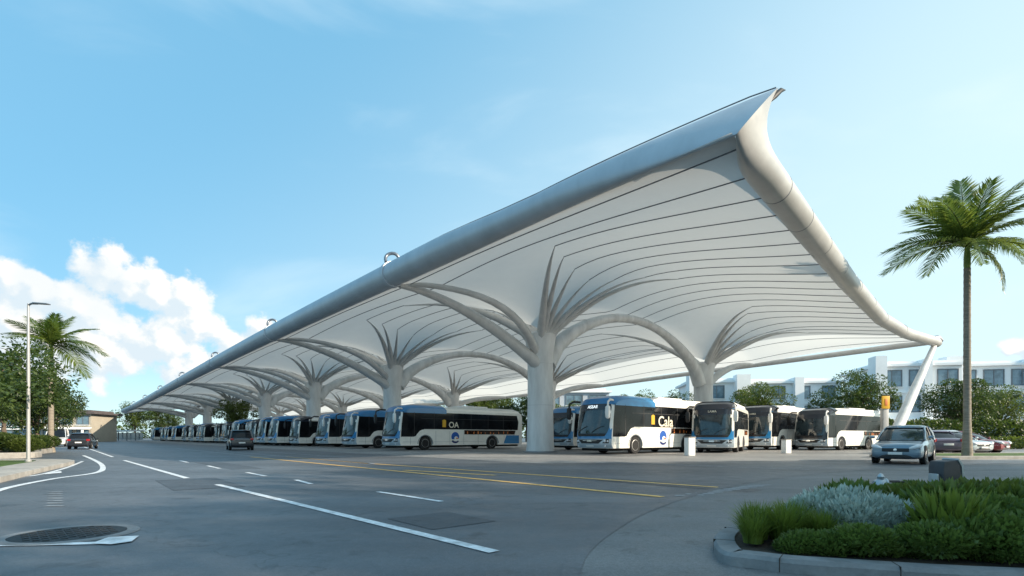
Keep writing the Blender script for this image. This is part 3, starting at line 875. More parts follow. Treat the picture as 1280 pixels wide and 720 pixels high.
G = (.754, .657)
busA = make_bus(10.9, 'blue', 'blue roofed white bus with cream lettering just right of the biggest column')
finish_bus(busA, ('Cala', .86, -5.35), 'ASSAII')
busL = make_bus(12.0, 'blue', 'blue roofed white bus with its tail against the left side of the biggest column')
plain = copy_tree(busL)                                            # same body without lettering for the row beyond
finish_bus(busL, ('OA', .62, -4.95), None)
busB = make_bus(8.7, 'dark', 'dark fronted bus with blue belt, just right of the lettered bus')
text_mesh('LAMA', .2, 'sign_lettering', 'cream', busB, front_mtx(2.64), .003)
grey = make_bus(10.0, 'grey', 'dark fronted bus')
SC = 1.08
place_bus(busA, (5.55, 30.4), (.770, .638), SC)
place_bus(busL, (-8.85, 39.7), G, SC)
place_bus(busB, (14.0, 33.1), (.5, .866), 1.02)
busC = copy_tree(busB); place_bus(busC, (19.75, 40.2), (.74, .67), 1.08)
busC['label'] = 'dark fronted bus half hidden behind two others, left of the last bus'
busD = copy_tree(grey); place_bus(busD, (23.7, 39.6), (.85, .53), 1.0)
busD['label'] = 'last bus on the right, dark front, long side towards the blue hatchback'
busE = copy_tree(plain); place_bus(busE, (4.4, 39.9), G, 1.05); busE['label'] = 'white bus standing behind the biggest column, mostly hidden'
ords = ['second', 'third', 'fourth', 'fifth', 'sixth', 'seventh', 'eighth', 'ninth', 'tenth', 'eleventh', 'twelfth', 'thirteenth', 'fourteenth', 'fifteenth', 'sixteenth', 'seventeenth', 'eighteenth', 'nineteenth', 'twentieth', 'twenty-first', 'twenty-second', 'twenty-third', 'twenty-fourth', 'twenty-fifth']
dd = [8.3, 16.2, 22.3, 27.0, 31.4, 35.8, 40.2, 44.6, 49, 53.4, 57.8, 62.2, 66.8, 71.5, 76.5, 82, 88, 94.5, 101, 108, 115, 122, 129, 136]
pl0, gr0 = plain, grey
used = {'p': False, 'g': False}
for i, d in enumerate(dd):
    src = 'g' if i in (2, 5, 6, 9, 11, 12, 14, 16, 18) else 'p'
    o = (grey if src == 'g' else plain) if not used[src] else copy_tree(grey if src == 'g' else plain)
    used[src] = True
    jit = random.uniform(-.9, .9); a = random.uniform(-.04, .04)
    p = Vector((-8.85, 39.7)) + DV * d + NV * (jit + (.6 if i < 2 else 0))
    place_bus(o, p, (.754 + a, .657 - a), 1.06 if src == 'p' else 1.0)
    o['label'] = ('dark fronted' if src == 'g' else 'blue roofed') + ' bus, ' + ords[i] + ' in the row going left from the column'
    o['label'] = o['label'] if i else 'blue roofed bus tucked close behind the left one with gold notice'


# ------------------------------------------------------------------ cars
def make_car(name, label, paint, L=4.3, Wd=1.76, H=1.46, hatch=True, cat='car', tall=0.0):
    root = empty(name); tag(root, label, cat, 'cars on the forecourt')
    hw = Wd / 2; zb = .92 + tall * .2
    st = [(0.0, .82, .30, .66), (-.08, .93, .21, .75), (-.32, .985, .18, .82), (-.9, .985, .19, .88), (-1.35, 1.0, .19, zb), (-2.2, 1.0, .19, zb + .02), (-3.3, .995, .19, zb + .05), (-L + .35, .96, .22, zb + .07), (-L + .06, .90, .30, zb + .02), (-L, .80, .38, zb - .12)]
    b = MB(); rings = []
    for x, w, z0, z1 in st:
        w *= hw; m_ = (z0 + z1) / 2
        rings.append([(x, y, z) for y, z in ((-w * .86, z0), (0, z0), (w * .86, z0), (w * .97, z0 + .10), (w, m_ - .05), (w * .985, m_ + .12), (w * .93, z1 - .05), (w * .80, z1), (0, z1 + .025), (-w * .80, z1), (-w * .93, z1 - .05), (-w * .985, m_ + .12), (-w, m_ - .05), (-w * .97, z0 + .10))])
    b.loft(rings); body = b.build('body', paint, root, smooth=50)
    sb = body.modifiers.new('smooth', 'SUBSURF'); sb.levels = 1; sb.render_levels = 2
    zt = H; xr = -L + (.28 if hatch else .9)
    # glasshouse: front/rear raked, dark glass, painted roof and pillars
    lv = [(zb - .06, -.98, xr - .02 if hatch else xr - .45, .90), (zb + .25, -1.45, xr + .12, .83), (zt - .10, -1.95, xr + .42, .73), (zt - .03, -2.15, xr + .60, .66)]
    b = MB(); rings = []
    for z, xa, xb, w in lv:
        w *= hw; rings.append([(xa - .14, -w, z), (xa, -w * .6, z), (xa + .05, 0, z), (xa, w * .6, z), (xa - .14, w, z), ((xa + xb) / 2, w * 1.02, z), (xb + .12, w, z), (xb, w * .6, z), (xb - .03, 0, z), (xb, -w * .6, z), (xb + .12, -w, z), ((xa + xb) / 2, -w * 1.02, z)])
    b.loft(rings); b.build('cabin_glass', 'wind' if paint == 'carblue' else 'glass', root, smooth=40)
    z, xa, xb, w = lv[2]; w *= hw
    b = MB(); rings = []
    for zz, k, dx in ((zt - .085, 1.04, .04), (zt - .03, 1.0, -.02), (zt + .005, .86, -.12), (zt + .02, .5, -.3)):
        rings.append([(xa + .02 + dx, -w * k * .8, zz), (xa + .06 + dx, 0, zz), (xa + .02 + dx, w * k * .8, zz), (xa - .16 + dx, w * k, zz), ((xa + xb) / 2, w * k * 1.02, zz), (xb + .1 - dx, w * k, zz), (xb - .04 - dx, w * k * .75, zz), (xb - .06 - dx, 0, zz), (xb - .04 - dx, -w * k * .75, zz), (xb + .1 - dx, -w * k, zz), ((xa + xb) / 2, -w * k * 1.02, zz), (xa - .16 + dx, -w * k, zz)])
    b.loft(rings); b.build('roof', paint, root, smooth=50)
    for s in (-1, 1):
        def at(z_, fx, wv):
            return None
        b = MB(); b.tube([(-1.06, s * hw * .905, zb - .04), (-1.56, s * hw * .838, zb + .25), (-2.1, s * hw * .735, zt - .08)], .038, 6); b.build('pillar', paint, root)
        b = MB(); b.tube([(-2.45, s * hw * .925, zb - .02), (-2.5, s * hw * .85, zb + .25), (-2.55, s * hw * .75, zt - .06)], .035, 6); b.build('pillar', 'black', root)
        b = MB(); b.tube([(xr + .18, s * hw * .90, zb - .04), (xr + .28, s * hw * .835, zb + .25), (xr + .52, s * hw * .735, zt - .08)], .07, 6); b.build('pillar', paint, root)
        b = MB(); b.loft([[(-1.18 + dx * k, s * (hw + .10) + dy * k, zb + .07 + dz * k) for dx, dy, dz in ((0, -.1, -.06), (0, .1, -.06), (0, .1, .06), (0, -.1, .06))] if k == 1 else [(-1.12, s * (hw + .10) + dy * .6, zb + .07 + dz * .6) for dx, dy, dz in ((0, -.1, -.06), (0, .1, -.06), (0, .1, .06), (0, -.1, .06))] for k in (0, 1)]); b.build('mirror', paint, root, bevel=.015)
        # lights
        b = MB(); b.tube([(-.02, s * hw * .50, .62), (-.03, s * hw * .66, .65), (-.11, s * hw * .81, .69), (-.36, s * hw * .91, .76)], [.05, .105, .115, .03], 10, True, .8)
        b.build('headlight', 'lens', root, smooth=60)
        b = MB(); b.box((-L + .10, s * hw * .80, zb - .07), (.22, .26, .17)); b.build('tail_light', 'red', root, bevel=.03)
        for xc in (-.82, -L + .82):
            yc = s * (hw - .10)
            w = MB(); w.lathe([(.20, -.1), (.30, -.105), (.325, -.07), (.325, .07), (.30, .105), (.20, .1)], 24, (xc, yc, .325), 'Y'); wo = w.build('wheel', 'rubber', root, smooth=35)
            w = MB(); e = [(.20, 0), (.21, .1), (.195, .108), (.17, .06), (.09, .075), (.001, .08)]
            w.lathe(e if s > 0 else [(r, -h) for r, h in e[::-1]], 18, (xc, yc, .325), 'Y'); w.build('rim', 'rim', wo, smooth=30)
            w = MB(); w.lathe([(.395, -.05), (.395, .012), (.33, .014), (.001, .008)] if s > 0 else [(.001, -.008), (.33, -.014), (.395, -.012), (.395, .05)], 24, (xc, s * (hw * .985 - .005), .345), 'Y'); w.build('wheel_well', 'chassis', root, smooth=30)
    b = MB(); b.loft([[(.012 - .10 * abs(y / hw) ** 2, y, z) for z in (.50, .53, .60, .63)] for y in [hw * f for f in (-.52, -.4, -.2, 0, .2, .4, .52)]], False); 
    g = MB(); n_ = 7
    ys = [hw * f for f in (-.50, -.4, -.2, 0, .2, .4, .50)]
    g.loft([[(.035 - .16 * (y / hw) ** 2, y, .49), (.045 - .16 * (y / hw) ** 2, y, .56), (.02 - .16 * (y / hw) ** 2, y, .625 + .0 * y), (-.08, y, .625), (-.08, y, .49)] for y in ys]); g.build('grille', 'black', root, smooth=40)
    g = MB(); g.loft([[(.03 - .2 * (y / hw) ** 2, y, .26), (.04 - .2 * (y / hw) ** 2, y, .31), (.02 - .2 * (y / hw) ** 2, y, .37), (-.1, y, .37), (-.1, y, .26)] for y in [hw * f for f in (-.72, -.5, -.25, 0, .25, .5, .72)]]); g.build('air_intake', 'black', root, smooth=40)
    g = MB(); g.lathe([(.001, .012), (.055, .01), (.06, 0)], 16, (.045, 0, .56), 'X'); g.build('badge', 'chrome', root)
    g = MB(); g.box((.052, 0, .425), (.02, .46, .10)); g.build('number_plate', 'white', root, bevel=.006)
    g = MB(); g.box((-L - .012, 0, .62), (.03, .48, .11)); g.build('number_plate', 'white', root, bevel=.006)
    return root


def put(o, x, y, heading, s=1.0):
    o.location = (x, y, 0); o.rotation_euler = (0, 0, R(heading)); o.scale = (s, s, s); return o


# heading: direction of the bonnet, degrees from +X
hb = make_car('hatchback', 'blue silver hatchback facing us beside the row of buses', 'carblue', 4.0, 1.74, 1.54, True, 'car', .35)
put(hb, 14.65, 20.0, -135, .98)
c = make_car('parked_car', 'plum coloured saloon with red tail light behind the blue hatchback', 'carpurple', 4.4, 1.74, 1.42, False); put(c, 25.9, 33.8, 74)
c = make_car('parked_car', 'silver hatchback facing us just right of the tall palm trunk', 'carsilver', 4.2, 1.76, 1.46); put(c, 27.6, 30.6, -80)
c = make_car('parked_car', 'dull red car at the right edge beyond the palm', 'carred', 4.2, 1.74, 1.42); put(c, 31.4, 33.2, -60)
c = make_car('estate_car', 'dark estate car seen from behind in front of the far buses', 'cardark', 4.5, 1.82, 1.68, True, 'car', .3); put(c, -23.2, 44.2, 122, .95)
c = make_car('road_car', 'dark car with red rear lights driving away on the left lane', 'cardark', 4.3, 1.74, 1.5, True); put(c, -38.6, 47.6, 120, .92)
c = make_car('delivery_van', 'white van far down the road left of the driving car', 'carwhite', 4.6, 1.9, 2.0, True, 'van', .9); put(c, -48.6, 55.5, -55)
# ------------------------------------------------------------------ vegetation
def leaf_quad(V, F, c, d, n, l, w):
    d = d.normalized(); s = d.cross(n)
    if s.length < 1e-4: s = d.orthogonal()
    s.normalize(); o = len(V)
    V += [tuple(c), tuple(c + d * l * .5 + s * w), tuple(c + d * l), tuple(c + d * l * .5 - s * w)]
    F.append((o, o + 1, o + 2, o + 3))


def rv(rng): 
    while True:
        p = Vector((rng.uniform(-1, 1), rng.uniform(-1, 1), rng.uniform(-1, 1)))
        if .05 < p.length < 1: return p


def crown_mesh(name, m, seed, rad=(2.6, 2.6, 2.2), clumps=52, per=260, ls=.17, cr=.75):
    rng = random.Random(seed); V = []; F = []; cen = []
    for _ in range(clumps):
        p = rv(rng).normalized() * (rng.random() ** .45)
        cz = p.z * rad[2] if p.z > 0 else p.z * rad[2] * .75
        c = Vector((p.x * rad[0], p.y * rad[1], cz)); cen.append(c)
        r = cr * rng.uniform(.6, 1.25)
        for _ in range(int(per * rng.uniform(.6, 1.3))):
            q = rv(rng); q = q.normalized() * q.length ** .4
            pt = c + Vector((q.x * r, q.y * r, q.z * r * .72))
            d = (q + rv(rng) * .9 + Vector((0, 0, -.25)))
            leaf_quad(V, F, pt, d, (Vector((0, 0, 1)) + rv(rng) * .9), ls * rng.uniform(.6, 1.3), ls * .3)
    me = bpy.data.meshes.new(name); me.from_pydata(V, [], F); me.materials.append(M[m]); return me, cen


CROWNS = [crown_mesh('crown_a', 'leafa', 1), crown_mesh('crown_b', 'leafb', 2, (2.4, 2.5, 2.0), 40), crown_mesh('crown_c', 'leafa', 3, (2.9, 2.7, 2.0), 58, 240)]
TRUNKS = []


def trunk_mesh(i, cen, hgt):
    b = MB(); rng = random.Random(i + 50)
    b.tube([(0, 0, -.1), (.03, .02, .5), (-.04, .05, hgt * .5), (.02, 0, hgt)], [.22, .17, .14, .10], 9)
    for c in rng.sample(cen, 9):
        e = Vector((c.x, c.y, c.z + hgt + 1.1)); s0 = Vector((0, 0, hgt * rng.uniform(.65, .98)))
        b.tube([s0, s0.lerp(e, .45) + Vector((0, 0, .22)), e], [.085, .055, .015], 6)
    return b


for i, (me, cen) in enumerate(CROWNS): TRUNKS.append(trunk_mesh(i, cen, 2.2))
TREEO = {}


def tree(x, y, kind, s, label, group='broadleaf trees', rz=0, z=0, sz=1.0, name='broadleaf_tree'):
    root = empty(name, (x, y, z), rz); tag(root, label, 'tree', group)
    root.scale = (s, s, s * sz)
    if kind not in TREEO:
        t = TRUNKS[kind].build('trunk', 'bark', root, smooth=60)
        c = bpy.data.objects.new('crown', CROWNS[kind][0]); COL.objects.link(c); c.location = (0, 0, 3.4); c.parent = root
        TREEO[kind] = (t, c)
    else:
        for o in TREEO[kind]:
            k = o.copy(); COL.objects.link(k); k.parent = root
    return root


tree(-20.3, 17.8, 0, 1.12, 'big dark tree at the left edge by the lamp post', rz=.3, sz=.8)
tree(-26.8, 25.9, 2, 1.22, 'dark tree in the planting bed between lamp post and palm', rz=1.4)
tree(-33.0, 30.6, 1, 1.25, 'tree in the bed at the left edge behind the dark ones', rz=2.4)
tree(-33.6, 37.0, 0, .95, 'slim tree standing right behind the small palm', rz=4.0)
tree(-31.4, 27.4, 2, 1.2, 'tree low at the left edge of the bed', rz=5.0)
tree(39.4, 60.5, 0, 1.5, 'round dense tree between the last bus and the white building', rz=.8)
tree(45.5, 53.0, 2, 1.25, 'wide tree behind the tall palm in front of the white building', rz=2.1)
tree(53.0, 57.0, 1, 1.2, 'tree at the right edge in front of the white building', rz=3.2)
tree(-6.5, 106, 1, 2.5, 'bright tree seen through the canopy left of the biggest column', rz=.5)
tree(3.3, 112, 0, 2.2, 'tree seen through the canopy against the biggest column', rz=1.5)
tree(18.4, 78, 1, 1.45, 'tree over the roof of the lettered bus, left one', rz=2.5)
tree(25.0, 78, 0, 1.35, 'tree over the roof of the lettered bus, right one', rz=3.5)
tree(38.0, 80, 1, 1.75, 'treetop behind the low white house', rz=4.5)
tree(-50, 95, 1, 1.5, 'yellowish tree seen through the canopy above the far buses', rz=4.1)
tree(-131, 182, 1, 2.4, 'round tree beyond the far end of the canopy', rz=1.1)
tree(-123, 184, 2, 2.2, 'second round tree beyond the far end of the canopy', rz=2.2)
tree(-118, 130, 0, 2.6, 'dark tree behind the far shop building', rz=3.2)
tree(-108, 122, 2, 2.2, 'dark tree right behind the small palm far away', rz=5.2)
tree(-64, 66, 0, 1.8, 'tree far left behind the white van', rz=.9)
tree(-72, 78, 1, 2.0, 'tree far left beyond the van', rz=2.9)
# trees on the verge beyond the right and far side of the canopy
rngt = random.Random(11)
for i, (x, y, s) in enumerate([(-3.7, 112, 1.7), (-20, 130, 1.8), (-36, 149, 1.9), (-53, 168, 2), (10, 97, 1.4), (-70, 185, 2)]):
    tree(x, y, i % 3, s, 'tree of the distant row glimpsed beneath the canopy', 'distant row of trees beneath the canopy', rngt.random() * 6)
# unseen trees added on the right to throw shade over the foreground
for i, (x, y, s) in enumerate([(25.5, 5.5, 2.0), (24.5, -7, 2.7), (33, -3, 3.1), (33, 4.5, 3.0), (17, -10.5, 2.4), (41, 1, 3.3)]):
    tree(x, y, i % 3, s, 'tall unseen tree added right of the road to shade the foreground', 'added shade trees on the right', i * 1.3)


def shrub_mesh(name, m, seed, r, h, n, ls, wf=.3, up=.6):
    rng = random.Random(seed); V = []; F = []
    for _ in range(n):
        q = rv(rng); q = q.normalized() * q.length ** .35
        pt = Vector((q.x * r, q.y * r, h * .52 + q.z * h * .46))
        d = Vector((q.x, q.y, q.z * .7 + up)) + rv(rng) * .7
        leaf_quad(V, F, pt, d, Vector((0, 0, 1)) + rv(rng) * .8, ls * rng.uniform(.6, 1.3), ls * wf)
    me = bpy.data.meshes.new(name); me.from_pydata(V, [], F); me.materials.append(M[m]); return me


def tuft_mesh(name, m, seed, r, h, n):
    rng = random.Random(seed); V = []; F = []
    for _ in range(n):
        a = rng.uniform(0, 6.283); q = rng.random() ** .6; o = Vector((math.cos(a) * r * q * .6, math.sin(a) * r * q * .6, 0))
        a2 = a + rng.uniform(-.7, .7); lean = rng.uniform(.1, .75) * (.4 + q); hh = h * rng.uniform(.6, 1.12)
        dr = Vector((math.cos(a2), math.sin(a2), 0)); sd = Vector((-dr.y, dr.x, 0)); w = rng.uniform(.005, .010)
        base = len(V)
        for i in range(5):
            s = i / 4; p = o + dr * lean * h * s * s * .9 + Vector((0, 0, hh * (s - .22 * lean * s * s * s)))
            ww = w * (1 - s) ** .6
            V += [tuple(p + sd * ww), tuple(p - sd * ww)]
        for i in range(4): F.append((base + 2 * i, base + 2 * i + 1, base + 2 * i + 3, base + 2 * i + 2))
    me = bpy.data.meshes.new(name); me.from_pydata(V, [], F); me.materials.append(M[m]); return me


SH = [shrub_mesh('shrub_leaves', 'shrub', s, .42, .40, 1500, .075) for s in (1, 2)] + [shrub_mesh('shrub_leaves', 'shrub', 3, .40, .46, 900, .12, .22, 1.0)]
TU = [tuft_mesh('tuft_blades', 'blade', s, .20, .36, 420) for s in (4, 5)]
SI = shrub_mesh('silver_leaves', 'silver', 6, .36, .46, 1000, .085, .20, .9)
BU = [shrub_mesh('bush_leaves', 'leafb', 7, .9, 1.0, 2200, .14), shrub_mesh('bush_leaves', 'leafa', 8, 1.0, 1.1, 2400, .15)]


def plant(name, me, x, y, z, s, label, cat, group, rng, sz=1):
    o = bpy.data.objects.new(name, me); COL.objects.link(o); o.location = (x, y, z); o.rotation_euler = (0, 0, rng.random() * 6.28); o.scale = (s, s, s * sz)
    tag(o, label, cat, group); return o


rg = random.Random(3)
inside = [Vector(p) for p in PIN]


def in_poly(x, y):
    c = False; n = len(inside)
    for i in range(n):
        a, b_ = inside[i], inside[i - 1]
        if (a.y > y) != (b_.y > y) and x < (b_.x - a.x) * (y - a.y) / (b_.y - a.y) + a.x: c = not c
    return c


for (x, y, s) in [(2.22, 4.78, .85), (2.45, 4.72, .95), (2.62, 4.92, .95), (2.36, 5.02, .9), (2.78, 4.70, .8), (2.82, 5.16, .9), (2.12, 4.60, .7)]:
    plant('grass_tuft', TU[rg.randrange(2)], x, y, .12, s, 'bright green grass tuft in the clump at the planter nose', 'grass tuft', 'grass tufts at the planter nose', rg)
for (x, y, s) in [(4.45, 6.9, .9), (4.55, 7.1, 1.0), (4.75, 7.3, .9), (4.9, 7.45, .8), (4.3, 6.6, .8)]:
    plant('grass_tuft', TU[rg.randrange(2)], x, y, .12, s, 'bright green grass tuft in the clump left of the floodlight', 'grass tuft', 'grass tufts by the floodlight', rg)
for (x, y, s) in [(7.2, 7.5, .95), (7.5, 7.7, 1.0), (6.9, 7.6, .9), (7.8, 7.5, 1.0)]:
    plant('grass_tuft', TU[rg.randrange(2)], x, y, .12, s, 'green grass tuft at the back right of the planter', 'grass tuft', 'grass tufts at the planter back', rg)
for (x, y, s) in [(3.2, 5.3, .82), (3.5, 5.35, .85), (2.98, 5.15, .72), (3.15, 4.85, .75), (3.45, 4.9, .78), (3.62, 5.1, .7)]:
    plant('silver_shrub', SI, x, y, .12, s, 'silver leaved shrub in the pale clump behind the grass tufts', 'shrub', 'silver shrubs in the planter', rg)
for (x, y, s) in [(5.0, 5.15, .8), (5.35, 5.3, .8)]:
    plant('silver_shrub', SI, x, y, .12, s, 'grey green shrub low at the right edge of the planter', 'shrub', 'silver shrubs at the right edge', rg)
for i in range(30):
    u = i / 29; x, y = 2.15 + 4.2 * u, 4.42 - .72 * u ** .7 + .10 * math.sin(i * 2.1)
    if i > 8 and in_poly(x, y): plant('green_shrub', SH[rg.choice((0, 1, 2))], x, y, .11, rg.uniform(.40, .62), 'low green shrub spilling over the front kerb of the planter', 'shrub', 'shrubs along the planter kerb', rg)
LW = shrub_mesh('strap_leaves', 'blade', 12, .30, .50, 260, .26, .10, 1.6)
BL = shrub_mesh('broad_leaves', 'leafb', 13, .36, .50, 420, .17, .26, .8)
for i in range(26):
    x, y = rg.uniform(3.6, 7.2), rg.uniform(4.2, 7.3)
    if in_poly(x, y) and (x - 3.4) ** 2 + (y - 5.4) ** 2 > .7:
        f = 1 - .35 * sm((y - 5.2) / 2)
        if i % 2 and y < 5.1: plant('strap_leaf_plant', LW, x, y, .11, rg.uniform(.6, .8) * f, 'upright strap leaved plant standing among the low shrubs of the planter', 'plant', 'strap leaved plants in the planter', rg)
        elif y < 5.7: plant('broad_leaf_plant', BL, x, y, .11, rg.uniform(.6, .85) * f, 'broad leaved plant standing among the low shrubs of the planter', 'plant', 'broad leaved plants in the planter', rg)
for i in range(16):
    x = 2.35 + i * .13; y = 4.36 - .018 * i + .05 * math.sin(i * 2.3)
    if in_poly(x, y - .08): plant('green_shrub', SH[i % 3], x, y, .06, rg.uniform(.36, .5), 'low green shrub spilling over the front kerb of the planter', 'shrub', 'shrubs along the planter kerb', rg)
spots = [(2.5, 4.75), (3.3, 5.1), (4.7, 7.2), (7.3, 7.6)]
y = 4.1
while y < 9.6:
    x = 1.9
    while x < min(13, y * 1.12 + 1.0):
        px_, py_ = x + rg.uniform(-.16, .16), y + rg.uniform(-.14, .14)
        if in_poly(px_, py_) and all((px_ - a) ** 2 + (py_ - b_) ** 2 > (.62 if i in (0, 1) else .45) ** 2 for i, (a, b_) in enumerate(spots)) and in_poly(px_ - .15, py_) and in_poly(px_, py_ - .1):
            dx = min((Vector((px_, py_)) - p).length for p in inside)
            s = rg.uniform(.75, 1.05) * (.62 if dx < .35 else (.8 if px_ < 3.3 else 1)) * (1 - .34 * sm((py_ - 5.2) / 2))
            plant('green_shrub', SH[rg.choice((0, 1, 1, 2))], px_, py_, .11, s, 'low green shrub in the mass filling the planter', 'shrub', 'low green shrubs in the planter', rg)
        x += .50
    y += .46
for i, (x, y, s) in enumerate([(-25.0, 26.8, .9), (-26.3, 27.6, 1.0), (-27.3, 29.6, .9), (-28.8, 31.4, 1.0), (-30, 33.2, .9), (-31.4, 35.2, 1.0), (-32.6, 36.4, .9), (-28, 27.0, 1.1), (-30.5, 30.5, 1.2), (-33, 33.6, 1.2), (-36, 36.2, 1.1), (-30, 27.5, 1.2), (-33, 30, 1.2)]):
    plant('bed_bush', BU[i % 2], x, y, .25, s * .8, 'leafy bush under the trees of the left planting bed', 'bush', 'bushes in the left planting bed', rg)


def hedge(x0, y0, x1, y1, w, h, label, m='leafa', n=9000, ls=.2, seed=3):
    rng = random.Random(seed); V = []; F = []; d = Vector((x1 - x0, y1 - y0, 0)); L_ = d.length; d.normalize(); nn = Vector((-d.y, d.x, 0))
    for _ in range(n):
        u = rng.random() * L_; q = rv(rng); q = q.normalized() * q.length ** .3
        hh = h * (.84 + .22 * mnoise.noise(Vector((u * .5, seed, 0))) + .1 * mnoise.noise(Vector((u * 1.7, seed, 3))))
        p = Vector((x0, y0, 0)) + d * u + nn * q.x * w / 2 + Vector((0, 0, max(.05, hh * .5 + q.z * hh * .5)))
        leaf_quad(V, F, p, q + rv(rng) * .7, Vector((0, 0, 1)) + rv(rng), ls * rng.uniform(.6, 1.4), ls * .35)
    me = bpy.data.meshes.new('hedge'); me.from_pydata(V, [], F); me.materials.append(M[m])
    o = bpy.data.objects.new('hedge', me); COL.objects.link(o); tag(o, label, 'hedge'); return o


hedge(33, 48.0, 64, 49.5, 2.2, 3.0, 'tall dark hedge behind the parked cars on the right', 'leafa', 24000, .24, 4)
hedge(28, 44.5, 60, 45.5, 1.4, 1.2, 'low green hedge in front of the tall dark one', 'leafb', 12000, .17, 9)


tl = hedge(-520, 330, 160, 420, 16, 11, 'far wooded skyline', 'leafa', 9000, 2.2, 21); tl.name = 'treeline'; tl['kind'] = 'stuff'
tl['label'] = 'low dark line of distant trees along the horizon'; tl['category'] = 'trees'
# palms
def frond_mesh(b_unused, L_, droop, seed, lf=.62, nl=64):
    rng = random.Random(seed); V = []; F = []; pts = []
    rise = rng.uniform(.9, 1.2)
    for i in range(13):
        s = i / 12; pts.append(Vector((L_ * (s - .10 * droop * s ** 2), 0, L_ * (rise * .0 * s - droop * s ** 2.3 * .62))))
    # rachis
    mb = MB(); mb.tube(pts, [.038 * (1 - s / 12) + .006 for s in range(13)], 5); V += mb.v; F += mb.f
    for i in range(nl):
        s = .10 + .90 * i / nl; k = s * 12; j = min(11, int(k)); p = pts[j].lerp(pts[j + 1], k - j); tg = (pts[j + 1] - pts[j]).normalized()
        ll = lf * (math.sin(math.pi * min(1, s * .86 + .12)) ** .6) * rng.uniform(.85, 1.1)
        upv = Vector((0, 1, 0)).cross(tg) * -1
        for sd in (-1, 1):
            d = (Vector((0, sd, 0)) * .80 + tg * (.45 + .5 * s) + upv * (.30) + Vector((0, 0, -.08)) + rv(rng) * .10).normalized()
            base = len(V); w = .034; wv = tg * w
            e = p + d * ll + Vector((0, 0, -.46 * ll * ll)) + rv(rng) * .05; mdl = p + d * ll * .5 + Vector((0, 0, -.03))
            V += [tuple(p - wv * .4), tuple(p + wv * .4), tuple(mdl + wv), tuple(e), tuple(mdl - wv)]
            F.append((base, base + 1, base + 2, base + 4)); F.append((base + 4, base + 2, base + 3))
    me = bpy.data.meshes.new('frond'); me.from_pydata(V, [], F); me.materials.append(M['palmleaf']); return me


FR = [frond_mesh(None, 2.9, dr, i, .95) for i, dr in enumerate((.15, .35, .6, .9, 1.15))]


def palm(x, y, hgt, r, label, s=1.0, seed=1, shaft=1.2, fronds=None, lean=(0, 0)):
    rng = random.Random(seed); root = empty('palm_tree', (x, y, 0)); tag(root, label, 'palm tree', 'palm trees')
    prof = []; n = int(hgt / .16)
    for i in range(n + 1):
        z = hgt * i / n; q = i / n
        prof.append((r * (1.32 - .45 * min(1, q * 5) if q < .2 else .87 - .12 * (q - .2)) * (1.0 + (.045 if i % 2 else -.01)), z))
    prof = [(rr, z - .1) for rr, z in prof]
    b = MB(); b.lathe(prof, 16); t = b.build('trunk', 'palmbark', root, smooth=60)
    b = MB(); b.lathe([(r * .70, hgt - .12), (r * .82, hgt + .05), (r * .78, hgt + shaft * .4), (r * .52, hgt + shaft * .85), (r * .3, hgt + shaft)], 14); b.build('crown_shaft', 'shaft', root, smooth=60)
    for a, el_, k, ss in fronds:
        o = bpy.data.objects.new('frond', FR[k]); COL.objects.link(o); o.parent = root
        o.location = (0, 0, hgt + shaft * .82); o.rotation_euler = (Vector((0, 0, 0)))
        o.rotation_euler = (rng.uniform(-.35, .35), R(-el_), R(a)); o.scale = (s * ss,) * 3
    return root


FB = [(172, 52, 2, 1.0), (150, 66, 1, .95), (95, 74, 1, 1.05), (70, 80, 0, 1.1), (20, 55, 2, 1.05), (-10, 38, 2, 1.1), (8, 18, 2, 1.05), (188, 18, 3, 1.1), (200, 2, 3, 1.0), (165, 30, 3, 1.0), (-35, 8, 3, 1.0), (-60, -30, 3, .8), (40, 30, 3, 1.0), (215, 45, 2, 1.0), (250, 60, 1, .9), (280, 50, 2, .9), (310, 48, 2, 1.0), (120, 25, 3, 1.0), (240, 10, 3, .85), (-80, 5, 4, .8), (340, 64, 1, 1.0), (130, 50, 2, .9)]
palm(21.75, 25.0, 9.2, .175, 'tall palm standing by itself on the right grass strip', 1.17, 2, 1.15, FB)
FB2 = [(170, 60, 1, .95), (120, 70, 1, .9), (60, 72, 1, .9), (20, 48, 2, 1.0), (-5, 20, 3, 1.25), (-20, -8, 3, 1.2), (30, 5, 3, 1.0), (200, 35, 2, .9), (230, 50, 2, .9), (300, 52, 2, .9), (330, 30, 3, 1.0), (270, 30, 3, .9), (-40, 60, 1, .9), (90, 30, 3, .9), (150, 25, 3, .9)]
palm(-31.2, 35.4, 6.5, .19, 'small palm on the left beyond the lamp post', .98, 5, .9, FB2)

# ------------------------------------------------------------------ street furniture
lp = empty('street_lamp', (-17.75, 19.2, .14)); tag(lp, 'slim pale lamp post on the grass of the left island', 'street lamp')
b = MB(); b.lathe([(.10, 0), (.10, .08), (.06, .1), (.055, 3), (.035, 5.75), (.03, 5.8)], 14); b.build('pole', 'pole', lp, smooth=60)
b = MB(); b.tube([(0, 0, 5.74), (.12, 0, 5.8), (.35, 0, 5.79)], [.035, .035, .03], 8); b.build('bracket', 'collar', lp)
b = MB(); b.loft([[(.2, -.08, 5.79), (.2, .08, 5.79), (.2, .08, 5.84), (.2, -.08, 5.84)], [(.75, -.09, 5.76), (.75, .09, 5.76), (.75, .09, 5.80), (.75, -.09, 5.80)]]); b.build('lamp_head', 'collar', lp, bevel=.012)

